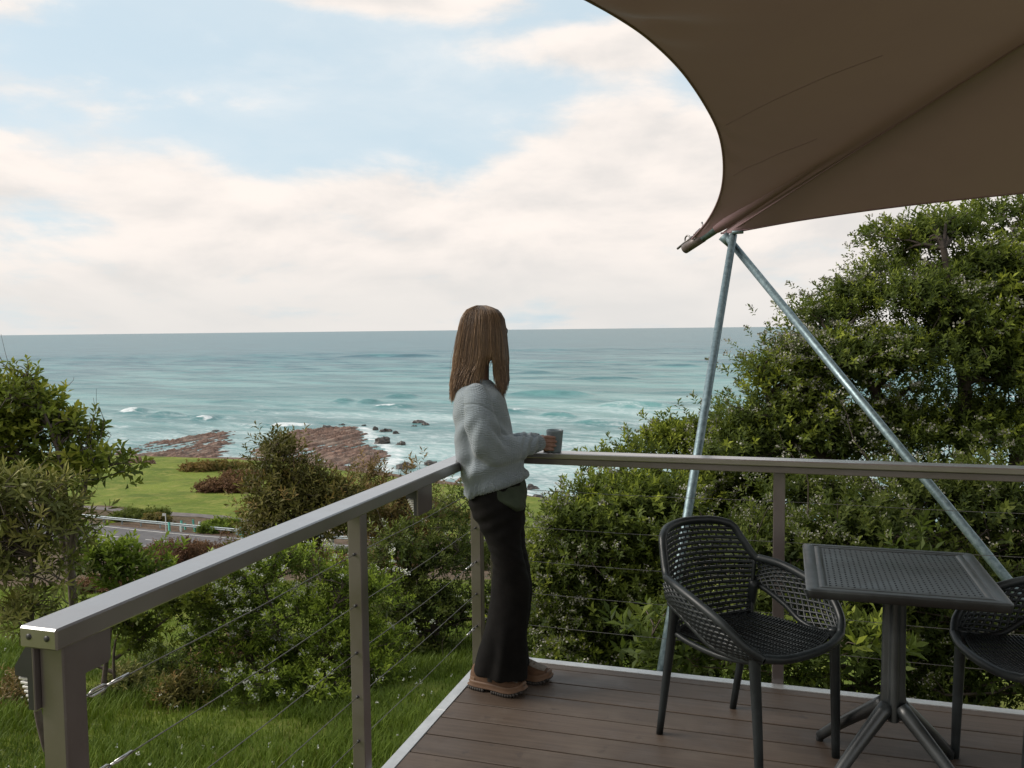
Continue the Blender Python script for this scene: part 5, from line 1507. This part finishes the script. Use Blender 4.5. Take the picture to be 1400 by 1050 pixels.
mb = MB(); mb.tube(catmull([hd * 0.036 + UPV * 0.088, hd * 0.056 + UPV * 0.080, hd * 0.060 + UPV * 0.055, hd * 0.050 + UPV * 0.030, hd * 0.032 + UPV * 0.026], 14) * np.array([1, 1, 1.0]), 0.0045, 8)
# handle turned away behind the cup
hrot = obj('handle', mb.mesh('handle', True), mg, mug); hrot.rotation_euler = (0, 0, math.radians(48))

# --- trousers
def cloth_noise(co, nr, amp, fx, fz, seed):
    dv = co - HP
    a_ = dv @ R2; b_ = dv @ F2
    return co + nr * (amp * fbm((a_ + 0.35 * dv[:, 2]) * fx + seed, dv[:, 2] * fz + b_ * fx * .7, 3))[:, None]
tro = pmat('black_twill', (0.0055, 0.005, 0.005), (0.0095, 0.0085, 0.008), 12, 0.9, bump=0.25, bscale=500, spec=0.12)
bm = bmesh.new()
closed(bm, loft_dense([(638, 652, 716, 652, .045, .150), (640, 672, 718, 672, .04, .160), (642, 690, 718.5, 690, .04, .168), (650, 708, 717.5, 708, .04, .166), (660, 722, 717, 722, .04, .150)], 12, 40, 2.3))
closed(bm, loft_dense([(646, 700, 716, 700, -.025, .092), (655, 718, 714.5, 718, -.03, .098), (666, 742, 713.5, 742, -.035, .094), (673, 772, 719, 772, -.04, .090), (671.5, 800, 725, 800, -.04, .090), (667, 835, 723.5, 835, -.045, .094), (660, 868, 720, 868, -.05, .100), (653, 902, 719, 908, -.05, .106), (650, 915, 719.5, 926, -.05, .110)], 34, 36, 2.2))
closed(bm, loft_dense([(655, 700, 718, 700, .10, .092), (668, 718, 717.5, 718, .10, .096), (684, 742, 718.5, 742, .095, .092), (687, 772, 724.5, 772, .09, .088), (686, 800, 727.5, 800, .085, .088), (683, 835, 724.5, 835, .075, .090), (681, 868, 720, 868, .065, .096), (680, 895, 723, 895, .06, .102), (680, 905, 724.5, 902, .06, .104)], 34, 36, 2.2))
def tshape(co, nr):
    x_, y_ = pxof(co)
    dv = co - HP
    b_ = dv @ F2
    # creases: diagonal pulls at seat and knee, long soft folds to the hem
    w1 = 0.0014 * np.sin((y_ - 0.8 * x_) * 0.42 + 5 * fbm(x_ * .03, y_ * .03, 2)) * np.exp(-((y_ - 765) / 30) ** 2)
    w2_ = 0.003 * np.sin((y_ + 0.5 * x_) * 0.30 + b_ * 12) * np.exp(-((y_ - 712) / 22) ** 2)
    w3 = 0.006 * np.sin(x_ * 0.17 + b_ * 11 + 0.02 * y_ + 4 * fbm(x_ * .02, y_ * .01, 2)) * sstep(y_, 800, 900) * (0.4 + 0.6 * sstep(y_, 840, 915))
    co = co + nr * (w1 + w2_ + w3)[:, None]
    return cloth_noise(co, nr, 0.008, 9, 5, 3.0)
remesh('trousers', bm, 0.0055, 4, tro, person, tshape)

# --- green shirt tail under the jumper
gsh = pmat('green_shirt', (0.020, 0.030, 0.016), (0.030, 0.042, 0.022), 20, 0.85, bump=0.2, bscale=400)
bm = bmesh.new()
closed(bm, loft_dense([(650, 640, 708, 632, .045, .12), (646, 658, 714, 648, .045, .145), (655, 676, 720, 664, .04, .160), (688, 686, 720.5, 682, .03, .160), (698, 695, 718.5, 693, .0, .10)], 14, 36, 2.2))
remesh('shirt', bm, 0.006, 3, gsh, person, lambda co, nr: cloth_noise(co, nr, 0.008, 14, 10, 8.0))

# --- jumper
kn, n, b = new_mat('knit')
oc = n.coord('Object')
sp = n.node('ShaderNodeSeparateXYZ'); n.l.new(oc, sp.inputs[0])
wob = n.noise(oc, 5, 3, 0.5)
row = n.math('SINE', n.math('ADD', n.math('MULTIPLY', sp.outputs[2], 950.0), n.math('MULTIPLY', wob, 90.0)))
st1 = n.math('SINE', n.math('ADD', n.math('MULTIPLY', n.vmath('DOT_PRODUCT', oc, tuple(R2)), 900.0), n.math('MULTIPLY', wob, 50.0)))
fuzz = n.noise(oc, 160, 4, 0.7); soft = n.noise(oc, 6, 4, 0.6)
kc = n.mix(n.smooth(soft, .3, .7), (0.185, 0.220, 0.245), (0.225, 0.262, 0.288))
kc = n.mix(n.math('MULTIPLY', n.smooth(row, -1, 1), 0.22), kc, (0.10, 0.118, 0.132))
kc = n.mix(n.math('MULTIPLY', n.smooth(fuzz, .4, .7), 0.35), kc, (0.28, 0.315, 0.338))
n.put(b.inputs['Base Color'], kc)
b.inputs['Roughness'].default_value = 0.95
b.inputs['Specular IOR Level'].default_value = 0.15
b.inputs['Sheen Weight'].default_value = 0.25
hgt = n.math('ADD', n.math('ADD', n.math('MULTIPLY', row, 0.6), n.math('MULTIPLY', st1, 0.25)), n.math('MULTIPLY', fuzz, 1.2))
n.put(b.inputs['Normal'], n.bump(hgt, 0.6, 0.0022))
bm = bmesh.new()
closed(bm, loft_dense([(640, 513, 671, 520, .045, .060), (636, 517, 677, 526, .045, .085), (629.5, 524, 685, 534, .045, .130), (622.5, 535, 690.5, 545, .045, .172), (619.5, 552, 695, 562, .045, .185), (620, 575, 700, 582, .045, .182), (622, 600, 706, 603, .045, .180), (626, 625, 712.5, 622, .045, .180), (630, 648, 719.5, 636, .045, .178), (632, 668, 721.5, 645, .045, .174), (632.5, 676, 720, 650, .045, .166)], 40, 48, 2.2))
capsule(bm, catmull([Q(651, 541, -.075), Q(654, 556, -.105), Q(659, 580, -.125), Q(664, 602, -.125), Q(677, 616, -.10), Q(694, 616.5, -.05), Q(710, 612.5, .01), Q(722, 609.5, .065), Q(731, 607, .11)], 30), catmull(np.array([[.058], [.064], [.070], [.073], [.074], [.068], [.056], [.046], [.037]]), 30)[:, 0], 24)
capsule(bm, catmull([Q(660, 545, .16), Q(668, 575, .21), Q(684, 602, .235), Q(700, 608, .24), Q(716, 604, .25), Q(730, 602, .258)], 24), catmull(np.array([[.058], [.068], [.070], [.060], [.046], [.036]]), 24)[:, 0], 20)
def sshape(co, nr):
    x_, y_ = pxof(co); dv = co - HP; b_ = dv @ F2
    arm = sstep(-b_, 0.045, 0.11)
    # pulls from the armpit, soft folds in the crook of the elbow and above the cuff
    f1_ = 0.010 * np.sin((x_ * 0.75 - y_ * 0.66) * 0.36 + 3 * fbm(x_ * .02, y_ * .02, 2)) * np.exp(-(((x_ - 684) / 16) ** 2 + ((y_ - 598) / 20) ** 2))
    f2__ = 0.0045 * np.sin((x_ + 0.25 * y_) * 0.62) * sstep(x_, 706, 722)
    f3_ = 0.009 * np.sin(x_ * 0.25 + y_ * 0.05 + 6 * fbm(x_ * .015, y_ * .015, 2)) * (1 - sstep(x_, 640, 662)) * sstep(y_, 550, 600)
    f4_ = 0.008 * np.sin((y_ * 0.8 + x_ * 0.35) * 0.22 + 1.0) * np.exp(-((y_ - 645) / 22) ** 2)
    # dropped shoulder seam
    sy = 553 + 0.026 * (x_ - 655) ** 2 * 0.5 + (x_ - 655) * 0.22
    seam = -0.0035 * np.exp(-((y_ - sy) / 1.6) ** 2) * sstep(-b_, 0.0, 0.05) * (np.abs(x_ - 657) < 24)
    rib = 0.0022 * np.sin(x_ * 1.9 + b_ * 300 * 0.9) * sstep(y_ + 0.31 * (x_ - 632), 668, 671)
    co = co + nr * (f1_ + f2__ + f3_ + f4_ + seam + rib)[:, None]
    return cloth_noise(co, nr, 0.007, 8, 7, 1.0)
remesh('jumper', bm, 0.0048, 3, kn, person, sshape)
# ribbed cuffs
for (pa, pb, r_) in (((728.5, 607.6, .098), (738.5, 605.8, .140), 0.0355), ((727, 602.5, .256), (737, 602.5, .263), 0.034)):
    a = Q(*pa); c = Q(*pb); ax_ = unit(c - a); sd0 = unit(np.cross(ax_, UPV)); up0 = np.cross(sd0, ax_)
    th = np.linspace(0, 2 * math.pi, 96, endpoint=False); rows = []
    for t, k in ((0, 0.98), (0.1, 1.10), (0.5, 1.04), (0.92, 0.98), (1.0, 0.93), (1.0, 0.78), (0.7, 0.76)):
        rr_ = r_ * k * (1 + 0.055 * np.cos(24 * th) * (0.5 < k))
        rows.append(a + (c - a) * t + rr_[:, None] * (np.cos(th)[:, None] * sd0 + np.sin(th)[:, None] * up0) - np.array(person.location))
    obj('cuff', np_mesh('cuff', np.concatenate(rows), grid_faces(len(rows), 96, True), True), kn, person)
# rolled neckline
th = np.linspace(0, 2 * math.pi, 40)
cn = Q(656, 520, .045)
mb = MB(); mb.tube([cn + R2 * 0.052 * math.cos(t) + F2 * 0.075 * math.sin(t) + UPV * (-0.022 * math.cos(t)) - np.array(person.location) for t in th], 0.0105, 8, caps=False)
obj('neckband', mb.mesh('neckband', True), kn, person)

# --- shoes
upm = pmat('tan_suede', (0.082, 0.040, 0.020), (0.115, 0.060, 0.031), 26, 0.85, bump=0.2, bscale=220)
tongue = pmat('grey_mesh_fabric', (0.15, 0.125, 0.10), (0.20, 0.17, 0.14), 60, 0.9, bump=0.3, bscale=300)
solem = pmat('gum_sole', (0.095, 0.048, 0.024), (0.130, 0.070, 0.037), 12, 0.6)
treadm = pmat('dark_tread', (0.025, 0.021, 0.018), (0.04, 0.034, 0.03), 12, 0.7)
lacem = pmat('lace', (0.22, 0.18, 0.14), (0.10, 0.08, 0.06), 90, 0.8)
def shoe(heel, toe, side_sign):
    heel = np.array(heel); toe = np.array(toe)
    L_ = np.linalg.norm(toe - heel); d_ = (toe - heel) / L_; w_ = np.cross(UPV, d_)
    loc = np.array(person.location)
    def W(x, y, z): return heel + d_ * x * L_ + w_ * y + UPV * z - loc
    st = [0.0, 0.04, 0.12, 0.25, 0.40, 0.55, 0.70, 0.82, 0.92, 0.975, 1.0]
    hw = [0.018, 0.028, 0.034, 0.036, 0.036, 0.040, 0.046, 0.045, 0.036, 0.024, 0.010]
    hz_ = [0.075, 0.100, 0.108, 0.104, 0.098, 0.090, 0.076, 0.068, 0.060, 0.052, 0.042]
    zb_ = [0.040, 0.036, 0.034, 0.032, 0.030, 0.030, 0.030, 0.031, 0.034, 0.038, 0.040]
    th = np.linspace(0, math.pi, 15)
    rows = []
    for x, h, z1, z0 in zip(st, hw, hz_, zb_):
        c_, s_ = np.cos(th), np.sin(th)
        yy = h * np.sign(c_) * np.abs(c_) ** 0.75; zz = z0 + (z1 - z0) * s_ ** 0.72
        rows.append(np.array([W(x, a_, z_) for a_, z_ in zip(yy, zz)]))
    V = np.concatenate(rows)
    sh_ = obj('shoe', np_mesh('shoe', V, grid_faces(len(st), 15), True), upm, person)
    # pale tongue and toe mesh lies proud of the suede
    rows = []
    for x, h, z1, z0 in list(zip(st, hw, hz_, zb_))[4:9]:
        t2 = np.linspace(0.30 * math.pi, 0.70 * math.pi, 9)
        yy = h * np.sign(np.cos(t2)) * np.abs(np.cos(t2)) ** 0.75; zz = z0 + (z1 - z0) * np.sin(t2) ** 0.72 + 0.003
        rows.append(np.array([W(x, a_, z_) for a_, z_ in zip(yy, zz)]))
    obj('tongue', np_mesh('tongue', np.concatenate(rows), grid_faces(5, 9), True), tongue, sh_)
    # rand and sole: flared midsole over a lugged tread
    def outline(grow, z, lift=0.0):
        o_ = []
        xs = np.array(st); 
        for sgn, seq in ((1, range(len(st))), (-1, range(len(st) - 1, -1, -1))):
            for i in seq:
                gx = st[i] + (0.035 * grow * (-1 if i == 0 else 1 if i == len(st) - 1 else 0)) / 0.3
                toe_up = 0.016 * max(0, (st[i] - 0.75) / 0.25) ** 2; arch = 0.010 * math.exp(-((st[i] - 0.40) / 0.10) ** 2)
                o_.append(W(gx, sgn * (hw[i] + 0.006 + 0.010 * grow), z + toe_up * lift + arch * (1 - lift) * 0 + (arch if z < 0.012 else 0)))
        return np.array(o_)
    Rr = [outline(-0.3, 0.042, 1), outline(-0.05, 0.041, 1), outline(0.15, 0.034, 1), outline(0.0, 0.028, 1), outline(0.3, 0.0215, 1), outline(0.35, 0.0165, 1)]
    obj('sole', np_mesh('sole', np.concatenate(Rr), grid_faces(6, 2 * len(st), True), False), solem, sh_)
    Rr = [outline(0.25, 0.0164, 1), outline(0.15, 0.006, 1), outline(-2.0, 0.006, 1)]
    obj('tread', np_mesh('tread', np.concatenate(Rr), grid_faces(3, 2 * len(st), True), False), treadm, sh_)
    mb = MB()
    for x in np.arange(0.02, 0.99, 0.046):          # lugs round the edge of the tread
        if 0.33 < x < 0.47: continue
        h_ = float(np.interp(x, st, hw)) + 0.009; tu = 0.016 * max(0, (x - 0.75) / 0.25) ** 2
        for sg in (-1, 1):
            p0 = W(x, sg * h_, 0.0135 + tu); p1 = W(x, sg * (h_ - 0.001), 0.0018 + tu); mb.tube([p0, (p0 + p1) / 2, p1], [0.0058, 0.0062, 0.0056], 6)
            p0 = W(x, sg * h_ * 0.5, 0.0095 + tu); p1 = W(x, sg * h_ * 0.5, 0.0018 + tu); mb.tube([p0, (p0 + p1) / 2, p1], 0.0055, 6)
    obj('lugs', mb.mesh('lugs', False), treadm, sh_)['kind'] = 'stuff'
    # dark rubber toe bumper and heel patch, a fraction proud of the suede
    for nm, lo_, hi_, zk in (('toe_cap', 8, 11, 0.62), ('heel_patch', 0, 3, 0.55)):
        rows = []
        for x, h, z1, z0 in list(zip(st, hw, hz_, zb_))[lo_:hi_]:
            t2 = np.concatenate([np.linspace(0, 0.36, 5) * math.pi, np.linspace(0.64, 1, 5) * math.pi]) if nm == 'heel_patch' else np.linspace(0, 1, 11) * math.pi
            yy = (h + 0.0025) * np.sign(np.cos(t2)) * np.abs(np.cos(t2)) ** 0.75; zz = z0 + (z1 - z0) * zk * np.sin(t2) ** 0.72 + (0.0 if nm == 'heel_patch' else 0.001)
            rows.append(np.array([W(x + (0.012 if x == 1.0 else 0), a_, z_) for a_, z_ in zip(yy, zz)]))
        obj(nm, np_mesh(nm, np.concatenate(rows), grid_faces(len(rows), len(t2)), True), treadm if nm == 'toe_cap' else solem, sh_)
    mb = MB()
    for x in (0.48, 0.55, 0.62, 0.69):
        z = np.interp(x, st, hz_) + 0.0055
        mb.tube([W(x, -0.019, z - 0.008), W(x + 0.012, 0, z + 0.001), W(x, 0.019, z - 0.008)], 0.0024, 6)
    for s2 in (-1, 1):
        mb.tube(catmull([W(0.47, 0, 0.100), W(0.47, s2 * 0.016, 0.112), W(0.52, s2 * 0.026, 0.100), W(0.49, 0.003, 0.099)], 10), 0.0022, 6)
    obj('laces', mb.mesh('laces', True), lacem, sh_)
sockm = pmat('sock_knit', (0.02, 0.019, 0.018), (0.03, 0.028, 0.027), 60, 0.95, bump=0.3, bscale=400)
for pts in ([Q(675, 888, -.05), Q(674, 912, -.05), Q(674, 930, -.05)], [Q(704, 886, .06), Q(704, 905, .06), Q(705, 918, .06)]):
    mb = MB(); mb.tube(np.array(pts) - np.array(person.location), [0.031, 0.030, 0.030], 16, caps=False)
    mb.build('sock', sockm, person, True)
shoe((0.066, -0.380, 0.0), (0.318, -0.418, 0.0), 1)
shoe((0.150, -0.232, 0.0), (0.392, -0.258, 0.0), -1)

# --- hair: combed strands over a cap
hm, n, b = new_mat('hair')
n.put(b.inputs['Base Color'], n.ramp(n.attr('tone'), [(0.0, (0.055, 0.031, 0.018)), (0.45, (0.125, 0.073, 0.040)), (0.75, (0.26, 0.160, 0.088)), (1.0, (0.46, 0.32, 0.20))]))
b.inputs['Roughness'].default_value = 0.42
b.inputs['Specular IOR Level'].default_value = 0.5
rng = np.random.default_rng(90)
tt = np.array([0, .15, .30, .45, .56, .60, .605, .70, .705, .74, .82, .90, 1.0])
ex = np.array([618, 622, 633, 645, 655, 660, 667, 669, 677, 680, 685, 689, 692.5]); ey = np.array([541, 534, 530, 527, 519, 511, 489, 488, 514, 523, 532, 535, 520])
def strand(t, layer, far, rg_):
    j = rg_.normal(0, 1, 7)
    k = 1.0 - 0.10 * layer
    sgn = 1 if far else -1
    ys = (417.8, 423.5, 436, 461, 490)
    Lx = (652, 638.5, 630.5, 625.2, 619.5); Rx = (664, 680.0, 688.8, 693, 695.5)
    bd = (0.022, 0.068, 0.090, 0.098, 0.098)
    pts = []
    for q_ in range(5):
        sn = math.sin(math.pi * min(max(t, 0.0), 1.0)) ** 0.55
        xm = (Lx[q_] + Rx[q_]) / 2; x_ = Lx[q_] + (Rx[q_] - Lx[q_]) * t
        x_ = xm + (x_ - xm) * (1 - 0.05 * layer)
        pts.append(Q(x_ + j[q_] * 0.5, ys[q_] + layer * 1.5, HB + sgn * bd[q_] * sn * k + j[q_] * 0.002))
    e0, e1 = np.interp(t, tt, ex), np.interp(t, tt, ey)
    if far and 0.45 < t < 0.8: e1 = min(e1, 484); e0 = np.interp(t, [0.45, 0.8], [648, 690])
    e0 += rg_.normal(0, 1.6); e1 += rg_.normal(0, 4.6) - (rg_.random() ** 3) * 16
    endb = HB + sgn * (0.088 * math.sin(math.pi * t) ** 0.6 * k + 0.012 * (t < .5)) + j[4] * 0.004
    pts.append(Q(pts_mid(t, e0), (490 + e1) / 2 + 2 * j[5] * .3, (HB + sgn * 0.092 * math.sin(math.pi * t) ** .55 * k + endb) / 2)) if e1 > 500 else None
    pts.append(Q(e0, e1, endb))
    return catmull(np.array(pts), 13)
def pts_mid(t, e0):
    x3 = 619.5 + 76 * t
    return x3 * 0.52 + e0 * 0.48
mb = MB()
loc = np.array(person.location)
for i in range(6500):
    far = i % 5 == 0
    t = rng.random()
    if rng.random() < 0.12: t = rng.choice([0.0, 1.0]) + rng.normal(0, 0.015)
    layer = rng.random() ** 1.5
    P = strand(min(max(t, 0.0), 1.0), layer, far, rng) - loc
    tone = 0.30 + 0.62 * float(fbm(t * 14.0 + (7 if far else 0), 3.3, 3)) + 0.55 * float(vnoise(t * 38.0 + 3, 1.7)) + rng.normal(0, 0.10) - 0.10 * layer
    if rng.random() < 0.08: tone += 0.34
    tl = np.repeat(np.clip(tone + np.linspace(-0.08, 0.30, 13), 0, 1), 3)
    V, F = tube_arrays(P, np.linspace(0.0015, 0.0008, 13), 3)
    mb.add(V, F, tl)
for i in range(90):                                    # flyaways
    t = rng.random(); P = strand(t, -0.25, False, rng) - loc
    P[4:] += np.cumsum(rng.normal(0, 0.0022, (len(P) - 4, 3)), 0)
    V, F = tube_arrays(P, 0.0006, 3); mb.add(V, F, 0.7)
hair = mb.build('hair', hm, person, True, True)
# cap beneath the strands so that no scalp shows, open at the face
rows = []
tc = np.linspace(0.30 * math.pi, 1.70 * math.pi, 40)
for ph in np.linspace(-0.22 * math.pi, 0.49 * math.pi, 22):
    rows.append(hc + UPV * 0.018 + math.cos(ph) * (np.cos(tc)[:, None] * fdir * 0.0925 + np.sin(tc)[:, None] * fside * 0.0745) + math.sin(ph) * UPV * 0.0905 - loc)
V = np.concatenate(rows)
obj('hair_cap', np_mesh('hair_cap', V, grid_faces(22, 40), True, {'tone': np.full(len(V), 0.2)}), hm, person)
# glasses
mb = MB()
for s_ in (-1, 1):
    ce = hc + fdir * 0.102 + fside * s_ * 0.033 + UPV * 0.006
    mb.tube([ce + fside * 0.025 * math.cos(t) + UPV * 0.020 * math.sin(t) - fdir * 0.004 * math.cos(t) * s_ - loc for t in np.linspace(0, 2 * math.pi, 21)], 0.0022, 6, caps=False)
    mb.tube([ce + fside * s_ * 0.025 + UPV * 0.008 - fdir * 0.004 - loc, hc + fside * s_ * 0.080 + fdir * 0.02 + UPV * 0.010 - loc, hc + fside * s_ * 0.082 - fdir * 0.02 + UPV * 0.002 - loc], 0.0022, 6)
mb.tube([hc + fdir * 0.104 + fside * -0.010 + UPV * 0.010 - loc, hc + fdir * 0.104 + fside * 0.010 + UPV * 0.010 - loc], 0.0022, 6)
mb.build('glasses', black, person, True)
# eyes
eyem = pmat('eye_white', (0.6, 0.58, 0.55), None, 5, 0.25); irism = pmat('iris', (0.05, 0.035, 0.02), None, 5, 0.2)
for s_ in (-1, 1):
    bm = bmesh.new(); bmesh.ops.create_uvsphere(bm, u_segments=12, v_segments=8, radius=0.0115)
    ee = obj('eye', bm, eyem, person); ee.location = tuple(hc + fdir * 0.0735 + fside * s_ * 0.031 + UPV * 0.010 - loc)
    bm = bmesh.new(); bmesh.ops.create_uvsphere(bm, u_segments=10, v_segments=6, radius=0.0055)
    ir = obj('iris', bm, irism, ee); ir.location = tuple(fdir * 0.0078)
